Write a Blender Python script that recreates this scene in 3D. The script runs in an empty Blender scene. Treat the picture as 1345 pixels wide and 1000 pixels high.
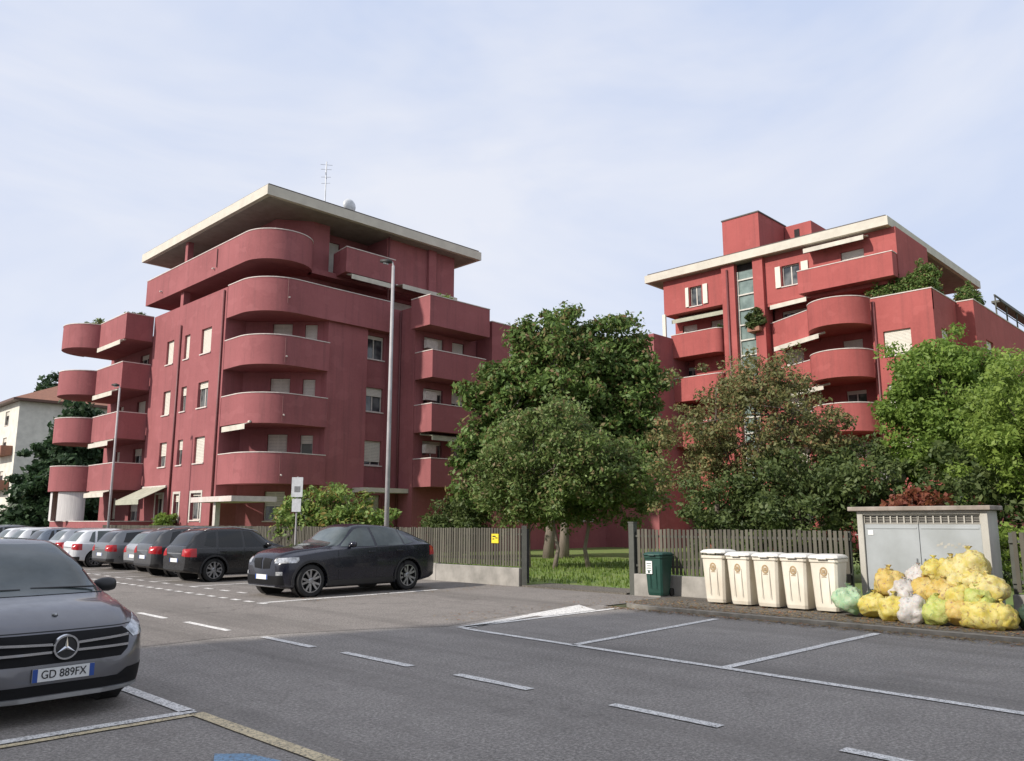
import bpy, bmesh, math, random
import numpy as np
from mathutils import Vector, Matrix
random.seed(7); RNG = np.random.default_rng(7)
R = math.radians
S = bpy.context.scene
COL = S.collection

# ------------------------------------------------------------------ materials
def _nodes(name):
    m = bpy.data.materials.new(name); m.use_nodes = True
    nt = m.node_tree; b = nt.nodes['Principled BSDF']
    return m, nt, b
def setin(b, **kw):
    for k, v in kw.items(): b.inputs[k].default_value = v
def N(nt, t, **kw):
    n = nt.nodes.new(t)
    for k, v in kw.items():
        if hasattr(n, k): setattr(n, k, v)
        else: n.inputs[k].default_value = v
    return n
def noise(nt, scale, detail=4, rough=.6, vec=None, stretch=None):
    if vec is None:
        g = nt.nodes.new('ShaderNodeNewGeometry'); vec = g.outputs['Position']
    if stretch:
        mp = nt.nodes.new('ShaderNodeMapping'); mp.inputs['Scale'].default_value = stretch
        nt.links.new(vec, mp.inputs['Vector']); vec = mp.outputs[0]
    n = nt.nodes.new('ShaderNodeTexNoise'); n.inputs['Scale'].default_value = scale
    n.inputs['Detail'].default_value = detail; n.inputs['Roughness'].default_value = rough
    nt.links.new(vec, n.inputs['Vector']); return n.outputs['Fac']
def ramp(nt, fac, p0, p1, c0=(0,0,0,1), c1=(1,1,1,1)):
    r = nt.nodes.new('ShaderNodeValToRGB'); e = r.color_ramp.elements
    e[0].position = p0; e[1].position = p1; e[0].color = c0; e[1].color = c1
    nt.links.new(fac, r.inputs['Fac']); return r.outputs['Color']
def mix(nt, fac, a, b, mode='MIX'):
    m = nt.nodes.new('ShaderNodeMix'); m.data_type = 'RGBA'; m.blend_type = mode
    for s, v in ((0, fac), (6, a), (7, b)):
        if isinstance(v, (int, float)): m.inputs[s].default_value = v
        elif isinstance(v, tuple): m.inputs[s].default_value = (*v[:3], 1)
        else: nt.links.new(v, m.inputs[s])
    return m.outputs[2]
def bump(nt, b, h, strength=.3, dist=.02):
    n = nt.nodes.new('ShaderNodeBump'); n.inputs['Strength'].default_value = strength
    n.inputs['Distance'].default_value = dist
    nt.links.new(h, n.inputs['Height']); nt.links.new(n.outputs[0], b.inputs['Normal'])
def plain(name, c, rough=.6, metal=0, var=.12, scale=6, bmp=0, spec=.5, c2=None, stretch=None):
    m, nt, b = _nodes(name)
    f = noise(nt, scale, stretch=stretch)
    f = ramp(nt, f, .3, .7)
    c2 = c2 or tuple(max(0, x*(1-var*2.2)) for x in c)
    nt.links.new(mix(nt, f, c, c2), b.inputs['Base Color'])
    setin(b, Roughness=rough, Metallic=metal, **{'Specular IOR Level': spec})
    if bmp: bump(nt, b, noise(nt, scale*12, 3), bmp)
    return m
def stucco(name, c):
    m, nt, b = _nodes(name)
    big = ramp(nt, noise(nt, .35, 5), .3, .75)
    col = mix(nt, big, tuple(min(1, x*1.07+.006) for x in c), tuple(x*.80 for x in c))
    st = ramp(nt, noise(nt, 1.0, 6, .7, stretch=(3.2, 3.2, .16)), .50, .72)
    col = mix(nt, mix(nt, .6, (0,0,0), st), col, tuple(x*.52+.02 for x in c))
    pt = ramp(nt, noise(nt, .9, 2, .4, stretch=(1, 1, 1.6)), .60, .63)
    col = mix(nt, mix(nt, .16, (0,0,0), pt), col, tuple(min(1, x*1.35+.03) for x in c))
    fine = ramp(nt, noise(nt, 9, 3), .35, .7)
    col = mix(nt, mix(nt, .22, (0,0,0), fine), col, tuple(min(1, x*1.25+.01) for x in c))
    nt.links.new(col, b.inputs['Base Color']); setin(b, Roughness=.88, **{'Specular IOR Level': .2})
    bump(nt, b, noise(nt, 60, 4), .35, .01)
    return m
def asphalt(name, c, c2, crack=.5):
    m, nt, b = _nodes(name)
    g = nt.nodes.new('ShaderNodeNewGeometry'); P = g.outputs['Position']
    big = ramp(nt, noise(nt, .22, 5, .6, P), .35, .68)
    col = mix(nt, big, c, c2)
    sp = ramp(nt, noise(nt, 30, 2, .9, P), .42, .66)
    col = mix(nt, mix(nt, .75, (0,0,0), sp), col, tuple(min(1, x*2.0) for x in c))
    sp2 = ramp(nt, noise(nt, 22, 2, .9, P), .56, .70)
    col = mix(nt, mix(nt, .6, (0,0,0), sp2), col, tuple(x*.35 for x in c))
    lane = ramp(nt, noise(nt, .5, 4, .6, P, stretch=(1.8, .10, 1)), .48, .70)
    col = mix(nt, mix(nt, .6, (0,0,0), lane), col, tuple(x*.55 for x in c))
    med = ramp(nt, noise(nt, 2.1, 6, .75, P), .46, .68)
    stn = ramp(nt, noise(nt, .75, 3, .5, P, stretch=(1.2, .6, 1)), .60, .74)
    col = mix(nt, mix(nt, .38, (0,0,0), stn), col, tuple(x*.5 for x in c))
    col = mix(nt, mix(nt, .38, (0,0,0), med), col, tuple(x*.7 for x in c))
    v = nt.nodes.new('ShaderNodeTexVoronoi'); v.feature = 'DISTANCE_TO_EDGE'; v.inputs['Scale'].default_value = .33
    wn = nt.nodes.new('ShaderNodeTexNoise'); wn.inputs['Scale'].default_value = 1.3; wn.inputs['Detail'].default_value = 5
    nt.links.new(P, wn.inputs['Vector'])
    add = nt.nodes.new('ShaderNodeVectorMath'); add.operation = 'ADD'
    sc = nt.nodes.new('ShaderNodeVectorMath'); sc.operation = 'SCALE'; sc.inputs['Scale'].default_value = 1.4
    nt.links.new(wn.outputs['Color'], sc.inputs[0]); nt.links.new(P, add.inputs[0]); nt.links.new(sc.outputs[0], add.inputs[1])
    nt.links.new(add.outputs[0], v.inputs['Vector'])
    ck = ramp(nt, v.outputs['Distance'], 0.0, .012, (1,1,1,1), (0,0,0,1))
    ck = mix(nt, 1, ck, ramp(nt, noise(nt, .3, 2, .5, P), .48, .58), 'MULTIPLY')
    col = mix(nt, mix(nt, crack, (0,0,0), ck), col, (.018,.017,.016))
    nt.links.new(col, b.inputs['Base Color']); setin(b, Roughness=.86, **{'Specular IOR Level': .3})
    bump(nt, b, noise(nt, 70, 3, .8, P), .8, .012)
    return m
def paint_mark(name, c):
    m, nt, b = _nodes(name)
    w = ramp(nt, noise(nt, 7, 6, .75), .42, .72)
    col = mix(nt, w, c, tuple(x*.6 for x in c))
    w2 = ramp(nt, noise(nt, 45, 3, .7), .5, .62)
    col = mix(nt, mix(nt, .8, (0,0,0), w2), col, (.12,.115,.11))
    nt.links.new(col, b.inputs['Base Color']); setin(b, Roughness=.7); return m
def carpaint(name, c, metal=.35, rough=.32, coat=.8):
    m, nt, b = _nodes(name)
    f = ramp(nt, noise(nt, 2.5, 4), .35, .75)
    nt.links.new(mix(nt, f, c, tuple(x*.85+.006 for x in c)), b.inputs['Base Color'])
    r = ramp(nt, noise(nt, 6, 4), .3, .8, (rough*.8,)*3+(1,), (rough*1.4,)*3+(1,))
    nt.links.new(r, b.inputs['Roughness'])
    setin(b, Metallic=metal, **{'Coat Weight': coat, 'Coat Roughness': .06}); return m
def leafmat(name, c, c2, c3=None, tr=.35):
    m, nt, b = _nodes(name)
    g = nt.nodes.new('ShaderNodeNewGeometry')
    rr = nt.nodes.new('ShaderNodeValToRGB'); rr.color_ramp.elements[0].color = (*c, 1); rr.color_ramp.elements[1].color = (*c2, 1)
    if c3:
        rr.color_ramp.elements[1].position = .75
        e = rr.color_ramp.elements.new(.97); e.color = (*c3, 1)
    nt.links.new(g.outputs['Random Per Island'], rr.inputs['Fac'])
    f = ramp(nt, noise(nt, .7, 3), .3, .7)
    col = mix(nt, mix(nt, .45, (0,0,0), f), rr.outputs[0], tuple(x*.6 for x in c))
    nt.links.new(col, b.inputs['Base Color']); setin(b, Roughness=.55, **{'Specular IOR Level': .35})
    t = nt.nodes.new('ShaderNodeBsdfTranslucent'); nt.links.new(col, t.inputs['Color'])
    mx = nt.nodes.new('ShaderNodeMixShader'); mx.inputs[0].default_value = tr
    nt.links.new(b.outputs[0], mx.inputs[1]); nt.links.new(t.outputs[0], mx.inputs[2])
    nt.links.new(mx.outputs[0], nt.nodes['Material Output'].inputs['Surface']); return m
def sackmat(name, c, c2, c3):
    m, nt, b = _nodes(name)
    tc = nt.nodes.new('ShaderNodeTexCoord'); V = tc.outputs['Object']
    oi = nt.nodes.new('ShaderNodeObjectInfo')
    ad = nt.nodes.new('ShaderNodeVectorMath'); ad.operation = 'ADD'
    nt.links.new(V, ad.inputs[0]); nt.links.new(oi.outputs['Location'], ad.inputs[1]); V = ad.outputs[0]
    col = mix(nt, ramp(nt, noise(nt, 7, 5, .7, V), .38, .62), c, c2)
    col = mix(nt, ramp(nt, noise(nt, 15, 3, .6, V), .56, .66), col, c3)
    nt.links.new(col, b.inputs['Base Color'])
    setin(b, Roughness=.38, **{'Specular IOR Level': .5, 'Subsurface Weight': .15, 'Subsurface Scale': .05})
    bump(nt, b, noise(nt, 16, 5, .75, V), .55, .03)
    t = nt.nodes.new('ShaderNodeBsdfTranslucent'); nt.links.new(col, t.inputs['Color'])
    mx = nt.nodes.new('ShaderNodeMixShader'); mx.inputs[0].default_value = .3
    nt.links.new(b.outputs[0], mx.inputs[1]); nt.links.new(t.outputs[0], mx.inputs[2])
    nt.links.new(mx.outputs[0], nt.nodes['Material Output'].inputs['Surface']); return m

M = {}
M['red1'] = stucco('red_stucco', (.29, .100, .104))
M['red2'] = stucco('brick_red_stucco', (.355, .092, .085))
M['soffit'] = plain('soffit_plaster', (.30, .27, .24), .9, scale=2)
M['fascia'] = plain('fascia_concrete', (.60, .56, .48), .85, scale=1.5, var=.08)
M['tilebrown'] = plain('roof_covering', (.10, .085, .075), .8)
M['coping'] = plain('coping_stone', (.66, .58, .54), .8, scale=3)
M['dark'] = plain('dark_interior', (.025, .02, .02), .9)
M['shutter'] = plain('roller_shutter', (.68, .64, .56), .6, scale=3, var=.06)
M['frame_w'] = plain('window_frame_paint', (.62, .58, .52), .5)
M['frame_b'] = plain('brown_window_frame', (.12, .06, .04), .5)
M['awning'] = plain('awning_canvas', (.62, .58, .50), .85, scale=2)
M['awn_green'] = plain('green_awning_canvas', (.42, .42, .33), .85, scale=3)
M['pipe'] = plain('downpipe_metal', (.16, .05, .05), .5)
M['white'] = plain('white_plaster', (.72, .70, .62), .85, scale=1)
M['terracotta'] = plain('terracotta_tiles', (.36, .17, .11), .85, scale=3, c2=(.2, .1, .07), stretch=(1, 1, 8))
def glassmat():
    m, nt, b = _nodes('window_glass')
    f = ramp(nt, noise(nt, .9, 2), .45, .6)
    nt.links.new(mix(nt, f, (.03,.035,.04), (.14,.15,.15)), b.inputs['Base Color'])
    setin(b, Roughness=.08, **{'Specular IOR Level': .6}); return m
M['glass'] = glassmat()
M['carglass'] = plain('car_glass', (.008, .010, .011), .04, scale=3, spec=.5)
M['carglass_refl'] = plain('tinted_glass_painted_reflections', (.03, .042, .042), .05, scale=1.5, spec=.55, c2=(.10, .12, .12))  # paler noise patches paint reflections into the colour of the greenish glass
M['tyre'] = plain('tyre_rubber', (.016, .016, .016), .8)
M['rim'] = plain('alloy_rim', (.42, .43, .45), .3, .9)
M['rim_dark'] = plain('dark_alloy_rim', (.14, .14, .15), .3, .9)
M['blackpl'] = plain('black_plastic', (.018, .018, .019), .45)
M['chrome'] = plain('chrome', (.75, .76, .78), .15, 1, var=.02)
M['satin'] = plain('satin_silver_trim', (.42, .43, .44), .35, .8)
M['lamp_glass'] = plain('headlamp_glass', (.72, .74, .76), .06, .4, scale=14, c2=(.16, .17, .18))
M['tail'] = plain('tail_lamp_red', (.42, .015, .02), .12, scale=12)
M['plate'] = plain('plate_white', (.72, .73, .72), .5, var=.03)
M['plate_blue'] = plain('plate_blue', (.02, .07, .30), .5, var=.03)
M['ink'] = plain('black_ink', (.012, .012, .014), .6, var=.02)
M['conc'] = plain('concrete', (.36, .34, .31), .9, scale=2.5, bmp=.3, c2=(.22, .21, .19))
def slatmat():
    m, nt, b_ = _nodes('weathered_slat'); g = nt.nodes.new('ShaderNodeNewGeometry')
    r = ramp(nt, g.outputs['Random Per Island'], 0, 1, (.065,.058,.044,1), (.14,.13,.10,1))
    f = ramp(nt, noise(nt, 4, 5, .7, stretch=(1.5, 1.5, .4)), .35, .7)
    nt.links.new(mix(nt, mix(nt, .6, (0,0,0), f), r, (.06,.055,.045)), b_.inputs['Base Color']); setin(b_, Roughness=.85); return m
M['slat'] = slatmat()
M['postm'] = plain('grey_green_post', (.085, .088, .075), .6)
M['gatem'] = plain('dark_gate_metal', (.03, .03, .028), .6)
M['galv'] = plain('galvanised_pole', (.40, .385, .39), .6, 0, scale=3)
M['binw'] = plain('cream_bin_plastic', (.78, .74, .64), .5, scale=2.2, c2=(.60, .54, .44), stretch=(1, 1, .5))
M['binlid'] = plain('cream_bin_lid', (.76, .74, .68), .45, scale=4, c2=(.60, .58, .53))
M['decal'] = plain('brown_decal', (.42, .30, .16), .6)
M['bing'] = plain('green_bin_plastic', (.012, .060, .045), .45)
M['kioskw'] = plain('kiosk_render', (.50, .48, .43), .9, scale=2, c2=(.34, .33, .29), stretch=(1, 1, .4), bmp=.2)
M['kioskd'] = plain('kiosk_grey_door', (.36, .385, .395), .5, scale=1.6, c2=(.28, .30, .30))
M['kioskr'] = plain('kiosk_slab', (.36, .31, .27), .9, scale=3, c2=(.20, .17, .14))
M['yellow'] = plain('yellow_sign_paint', (.80, .62, .03), .5, var=.03)
M['signw'] = plain('sign_metal_pale', (.62, .64, .66), .5, .1)
M['bark'] = plain('bark', (.15, .12, .095), .95, scale=5, c2=(.07, .055, .045), bmp=.8, stretch=(1, 1, .25))
M['bark_pale'] = plain('pale_bark', (.30, .25, .21), .95, scale=5, c2=(.15, .12, .10), bmp=.6, stretch=(1, 1, .25))
M['soil'] = plain('soil', (.10, .08, .05), .95, scale=1.2, c2=(.05, .07, .02))
M['grassb'] = plain('lawn_turf', (.12, .21, .04), .95, scale=1.5, c2=(.17, .19, .06))
M['road'] = asphalt('road_asphalt', (.262, .240, .218), (.175, .162, .149), .18)
M['lot'] = asphalt('worn_lot_asphalt', (.19, .172, .156), (.15, .137, .125), .4)
M['pave'] = asphalt('pavement_asphalt', (.125, .112, .094), (.075, .068, .058), .7)
M['kerb'] = plain('kerb_stone', (.26, .24, .21), .9, scale=4, c2=(.14, .13, .11), bmp=.3)
M['mwhite'] = paint_mark('white_road_paint', (.86, .84, .80))
M['myellow'] = paint_mark('yellow_road_paint', (.72, .60, .38))
M['mblue'] = paint_mark('blue_road_paint', (.22, .38, .55))
M['stair_glass'] = plain('frosted_stair_glass', (.24, .31, .29), .15, scale=1.2, c2=(.10, .14, .13))
M['curtain'] = plain('white_curtain', (.66, .64, .62), .9, scale=5, stretch=(6, 6, .2), c2=(.45, .43, .43))

# ------------------------------------------------------------------ mesh helpers
class MB:
    def __init__(s): s.v = []; s.f = []
    def add(s, vs, fs):
        o = len(s.v); s.v += [tuple(v) for v in vs]; s.f += [tuple(i+o for i in f) for f in fs]; return s
    def box(s, x0, x1, y0, y1, z0, z1):
        vs = [(x, y, z) for z in (z0, z1) for y in (y0, y1) for x in (x0, x1)]
        return s.add(vs, [(0,2,3,1),(4,5,7,6),(0,1,5,4),(2,6,7,3),(0,4,6,2),(1,3,7,5)])
    def obox(s, c, u, hu, hv, z0, z1):   # box oriented in plan: centre c, unit u, half sizes
        ux, uy = u; vx, vy = -uy, ux
        vs = [(c[0]+a*hu*ux+b*hv*vx, c[1]+a*hu*uy+b*hv*vy, z) for z in (z0, z1) for b in (-1, 1) for a in (-1, 1)]
        return s.add(vs, [(0,2,3,1),(4,5,7,6),(0,1,5,4),(2,6,7,3),(0,4,6,2),(1,3,7,5)])
    def prism(s, pts, z0, z1):
        n = len(pts)
        a = sum(pts[i][0]*pts[(i+1) % n][1]-pts[(i+1) % n][0]*pts[i][1] for i in range(n))
        if a < 0: pts = pts[::-1]
        vs = [(p[0], p[1], z0) for p in pts]+[(p[0], p[1], z1) for p in pts]
        return s.add(vs, [tuple(range(n))[::-1], tuple(range(n, 2*n))]+[(i, (i+1) % n, n+(i+1) % n, n+i) for i in range(n)])
    def tube(s, pts, rad, n=8, cap=True):
        pts = [Vector(p) for p in pts]
        rad = rad if isinstance(rad, (list, tuple)) else [rad]*len(pts)
        o = len(s.v); prev = None
        for i, p in enumerate(pts):
            t = (pts[min(i+1, len(pts)-1)]-pts[max(i-1, 0)]).normalized()
            if prev is None: a = t.orthogonal().normalized()
            else: a = (prev-t*prev.dot(t)).normalized()
            prev = a; b = t.cross(a)
            for k in range(n):
                th = 2*math.pi*k/n
                s.v.append(tuple(p+(a*math.cos(th)+b*math.sin(th))*rad[i]))
        for i in range(len(pts)-1):
            for k in range(n):
                k2 = (k+1) % n
                s.f.append((o+i*n+k, o+i*n+k2, o+(i+1)*n+k2, o+(i+1)*n+k))
        if cap:
            s.f.append(tuple(o+k for k in range(n))[::-1]); e = o+(len(pts)-1)*n
            s.f.append(tuple(e+k for k in range(n)))
        return s
    def lathe(s, prof, c=(0,0,0), axis='z', n=24, cap=True):
        o = len(s.v)
        for r, h in prof:
            for k in range(n):
                th = 2*math.pi*k/n; a, b = r*math.cos(th), r*math.sin(th)
                p = (a, b, h) if axis == 'z' else ((a, h, b) if axis == 'y' else (h, a, b))
                s.v.append((p[0]+c[0], p[1]+c[1], p[2]+c[2]))
        for i in range(len(prof)-1):
            for k in range(n):
                k2 = (k+1) % n; s.f.append((o+i*n+k, o+i*n+k2, o+(i+1)*n+k2, o+(i+1)*n+k))
        if cap and prof[0][0] > 0: s.f.append(tuple(o+k for k in range(n))[::-1])
        if cap and prof[-1][0] > 0: s.f.append(tuple(o+(len(prof)-1)*n+k for k in range(n)))
        return s
    def build(s, name, mat, parent=None, smooth=False, bevel=0):
        me = bpy.data.meshes.new(name)
        if s.f: me.from_pydata(s.v, [], s.f)
        bm = bmesh.new(); bm.from_mesh(me)
        bmesh.ops.recalc_face_normals(bm, faces=bm.faces)
        bm.to_mesh(me); bm.free()
        me.materials.append(mat)
        if smooth == 'auto':
            bm = bmesh.new(); bm.from_mesh(me)
            for f in bm.faces: f.smooth = True
            for e in bm.edges: e.smooth = len(e.link_faces) == 2 and e.calc_face_angle(0) < R(30)
            bm.to_mesh(me); bm.free()
        elif smooth: me.shade_smooth()
        o = bpy.data.objects.new(name, me); COL.objects.link(o)
        if parent: o.parent = parent
        if bevel:
            b = o.modifiers.new('bevel', 'BEVEL'); b.width = bevel; b.segments = 2; b.limit_method = 'ANGLE'
        return o
def tag(o, label=None, cat=None, group=None, kind=None):
    if label: o['label'] = label
    if cat: o['category'] = cat
    if group: o['group'] = group
    if kind: o['kind'] = kind
    return o
def empty(name, loc, rz, label, cat, group=None):
    o = bpy.data.objects.new(name, None); COL.objects.link(o); o.location = loc; o.rotation_euler = (0, 0, rz)
    o.empty_display_size = .2
    return tag(o, label, cat, group)
def struct(name, mb, mat): return tag(mb.build(name, mat), kind='structure')

def arc(cx, cy, r, a0, a1, n=10, ry=None):
    ry = ry or r
    return [(cx+r*math.cos(R(a0+(a1-a0)*i/n)), cy+ry*math.sin(R(a0+(a1-a0)*i/n))) for i in range(n+1)]
def offset(pts, d):
    out = []
    for i, p in enumerate(pts):
        ns = []
        for a, b in ((i-1, i), (i, i+1)):
            if a < 0 or b >= len(pts): continue
            dx, dy = pts[b][0]-pts[a][0], pts[b][1]-pts[a][1]; l = math.hypot(dx, dy)
            if l > 1e-6: ns.append((-dy/l, dx/l))
        nx = sum(n[0] for n in ns); ny = sum(n[1] for n in ns); l = math.hypot(nx, ny)
        nx, ny = nx/l, ny/l; k = max(.35, nx*ns[0][0]+ny*ns[0][1])
        out.append((p[0]+nx*d/k, p[1]+ny*d/k))
    return out
def strip(mb, pts, th, z0, z1, side=1):
    """wall along an open plan polyline; th measured towards the left of travel times side"""
    a = pts; b = offset(pts, th*side); n = len(a)
    vs = [(p[0], p[1], z0) for p in a]+[(p[0], p[1], z1) for p in a]+[(p[0], p[1], z0) for p in b]+[(p[0], p[1], z1) for p in b]
    fs = []
    for i in range(n-1):
        fs += [(i, i+1, n+i+1, n+i), (2*n+i+1, 2*n+i, 3*n+i, 3*n+i+1), (n+i, n+i+1, 3*n+i+1, 3*n+i), (i+1, i, 2*n+i, 2*n+i+1)]
    fs += [(0, n, 3*n, 2*n), (n-1, 2*n+n-1, 3*n+n-1, 2*n-1)]
    return mb.add(vs, fs)
def balcony(parent, pts, zb, zt, mat, side=1, th=.14, closing=(), slab=True, cop=True, name='balcony'):
    mb = MB(); strip(mb, pts, th, zb, zt, side)
    if slab:
        inner = offset(pts, (th-.01)*side)
        poly = inner+list(closing)
        mb.prism(poly, zb+.012, zb+.30)
    o = mb.build(name, mat, parent, smooth='auto')
    if cop:
        m2 = MB(); strip(m2, offset(pts, -.025*side), th+.05, zt+.002, zt+.05, side); m2.build('coping', M['coping'], o)
    return o
def facade(mb, o, u, L, z0, z1, holes, d=.28):
    """wall sheet from plan point o along unit u; holes (a0,a1,h0,h1) get reveals going inward (left of travel)."""
    us = sorted({0, L, *[h[0] for h in holes], *[h[1] for h in holes]})
    zs = sorted({z0, z1, *[h[2] for h in holes], *[h[3] for h in holes]})
    n = (-u[1], u[0])
    P = lambda a, z, k=0: (o[0]+u[0]*a+n[0]*k, o[1]+u[1]*a+n[1]*k, z)
    for i in range(len(us)-1):
        for j in range(len(zs)-1):
            a, b, c, e = us[i], us[i+1], zs[j], zs[j+1]
            if any(h[0] <= a and h[1] >= b and h[2] <= c and h[3] >= e for h in holes): continue
            mb.add([P(a, c), P(b, c), P(b, e), P(a, e)], [(0, 1, 2, 3)])
    for a, b, c, e in holes:
        for q in (((a,c),(a,e)), ((b,e),(b,c)), ((a,e),(b,e)), ((b,c),(a,c))):
            (a1, z1_), (a2, z2_) = q
            mb.add([P(a1, z1_), P(a1, z1_, d), P(a2, z2_, d), P(a2, z2_)], [(0, 1, 2, 3)])
    return P
def window(parent, P, a0, a1, z0, z1, shut=0., frame='frame_w', d=.20, mull=1, sill=True, surround=False, wall_d=0):
    """frame with pane, and a roller shutter covering the top share `shut`"""
    t = .06; mb = MB()
    def bx(a, b, c, e, k0, k1, m):
        vs = [P(x, z, k) for k in (k0, k1) for z in (c, e) for x in (a, b)]
        m.add(vs, [(0,2,3,1),(4,5,7,6),(0,1,5,4),(2,6,7,3),(0,4,6,2),(1,3,7,5)])
    bx(a0+.003, a0+t, z0+.003, z1-.003, d-.03, d+.04, mb); bx(a1-t, a1-.003, z0+.003, z1-.003, d-.03, d+.04, mb)
    bx(a0+t, a1-t, z0+.003, z0+t, d-.03, d+.04, mb); bx(a0+t, a1-t, z1-t, z1-.003, d-.03, d+.04, mb)
    for k in range(mull):
        c = a0+(a1-a0)*(k+1)/(mull+1); bx(c-.035, c+.035, z0+t, z1-t, d-.025, d+.035, mb)
    w = mb.build('window', M[frame], parent)
    g = MB(); bx(a0+.01, a1-.01, z0+.01, z1-.01, d+.008, d+.028, g); g.build('pane', M['glass'], w)
    if shut > 0:
        s_ = MB(); n = max(3, int((z1-z0)*shut/.08)); h = (z1-z0)*shut/n
        for k in range(n):
            zz = z1-.006-h*(k+1); bx(a0+.02, a1-.02, zz+.008, zz+h-.004, d-.075, d-.045, s_)
        s_.build('shutter', M['shutter'], w)
    if sill:
        q = MB(); bx(a0-.05, a1+.05, z0-.07, z0-.004, -.06, d-.04, q); q.build('sill', M['coping'], w)
    if surround:
        q = MB(); e = .14
        bx(a0-e, a0-.002, z0-e, z1+e, -.02, .01, q); bx(a1+.002, a1+e, z0-e, z1+e, -.02, .01, q)
        bx(a0-.002, a1+.002, z1+.002, z1+e, -.02, .01, q); q.build('surround', M['frame_w'], w)
    return w
def awning(parent, a, b, out, z, drop=.45, mat='awning', roll=.12, name='awning'):
    """half-rolled awning along plan segment a-b, leaning out by vector out"""
    mb = MB(); ax, ay = a; bx_, by = b; ox, oy = out
    top = [(ax, ay, z), (bx_, by, z)]; bot = [(bx_+ox, by+oy, z-drop), (ax+ox, ay+oy, z-drop)]
    t = .03
    vs = top+bot+[(x, y, q-t) for x, y, q in top+bot]
    mb.add(vs, [(0,1,2,3), (7,6,5,4), (0,4,5,1), (1,5,6,2), (2,6,7,3), (3,7,4,0)])
    l = math.hypot(ox, oy) or 1
    fx, fy = ox/l*.02, oy/l*.02                      # hanging valance
    vs = [(bot[1][0]+fx, bot[1][1]+fy, z-drop-.002), (bot[0][0]+fx, bot[0][1]+fy, z-drop-.002), (bot[0][0]+fx, bot[0][1]+fy, z-drop-.28), (bot[1][0]+fx, bot[1][1]+fy, z-drop-.28)]
    vs += [(x+fx, y+fy, q) for x, y, q in vs]
    mb.add(vs, [(0,1,2,3), (7,6,5,4), (0,4,5,1), (1,5,6,2), (2,6,7,3), (3,7,4,0)])
    o = mb.build(name, M[mat], parent)
    r = MB().tube([(ax, ay, z+.03), (bx_, by, z+.03)], roll*.6, 8); r.build('roller', M['frame_w'], o)
    return o

# ------------------------------------------------------------------ camera / light / sky
f_px = 1066.
cam = bpy.data.cameras.new('camera'); co = bpy.data.objects.new('camera', cam); COL.objects.link(co)
cam.sensor_width = 36; cam.lens = f_px/1345*36; cam.clip_end = 3000; cam.clip_start = .1
co.location = (0, 0, 1.75); co.rotation_euler = (R(90)+math.atan(185.5/f_px), 0, R(-45.65)); S.camera = co
SA, SE = R(14), R(33)
sd = Vector((-math.cos(SA)*math.cos(SE), math.sin(SA)*math.cos(SE), math.sin(SE)))
sun = bpy.data.lights.new('sun', 'SUN'); sun.energy = 4.2; sun.angle = R(1.5); sun.color = (1, .93, .84)
so = bpy.data.objects.new('sun', sun); COL.objects.link(so); so.rotation_euler = sd.to_track_quat('Z', 'Y').to_euler()
W = bpy.data.worlds.new('World'); S.world = W; W.use_nodes = True; nt = W.node_tree
bg = nt.nodes['Background']; sky = nt.nodes.new('ShaderNodeTexSky'); sky.sky_type = 'NISHITA'
sky.sun_disc = False; sky.sun_elevation = SE; sky.sun_rotation = math.atan2(sd.x, sd.y); sky.air_density = 1.0; sky.dust_density = 1.5
tc = nt.nodes.new('ShaderNodeTexCoord')
def wn(scale, st, det=6, ro=.55):
    mp = nt.nodes.new('ShaderNodeMapping'); mp.inputs['Scale'].default_value = st; nt.links.new(tc.outputs['Generated'], mp.inputs['Vector'])
    n = nt.nodes.new('ShaderNodeTexNoise'); n.inputs['Scale'].default_value = scale; n.inputs['Detail'].default_value = det; n.inputs['Roughness'].default_value = ro
    n.inputs['Distortion'].default_value = .6
    nt.links.new(mp.outputs[0], n.inputs['Vector']); return n.outputs['Fac']
cl = ramp(nt, wn(1.5, (1, 1.3, 3.0), 5, .55), .36, .62)
cl2 = ramp(nt, wn(3.0, (1, 1, 3.0), 4, .5), .35, .85)
cloud = mix(nt, cl, (5.5, 6.3, 8.2), (7.5, 7.75, 8.6))
cloud = mix(nt, mix(nt, .5, (0,0,0), cl2), cloud, (7.9, 8.1, 8.7))
sep = nt.nodes.new('ShaderNodeSeparateXYZ'); nt.links.new(tc.outputs['Generated'], sep.inputs[0])
hz = ramp(nt, sep.outputs['Z'], 0.0, .28, (1,1,1,1), (0,0,0,1))
cloud = mix(nt, mix(nt, .55, (0,0,0), hz), cloud, (8.6, 8.8, 9.4))
colr = mix(nt, .9, sky.outputs[0], cloud)
nt.links.new(colr, bg.inputs['Color']); bg.inputs['Strength'].default_value = .1
S.view_settings.view_transform = 'Standard'; S.view_settings.look = 'None'; S.view_settings.exposure = .22; S.view_settings.gamma = 1
S.cycles.max_bounces = 6; S.cycles.diffuse_bounces = 3; S.cycles.glossy_bounces = 3; S.cycles.transmission_bounces = 3; S.cycles.transparent_max_bounces = 4

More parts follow.
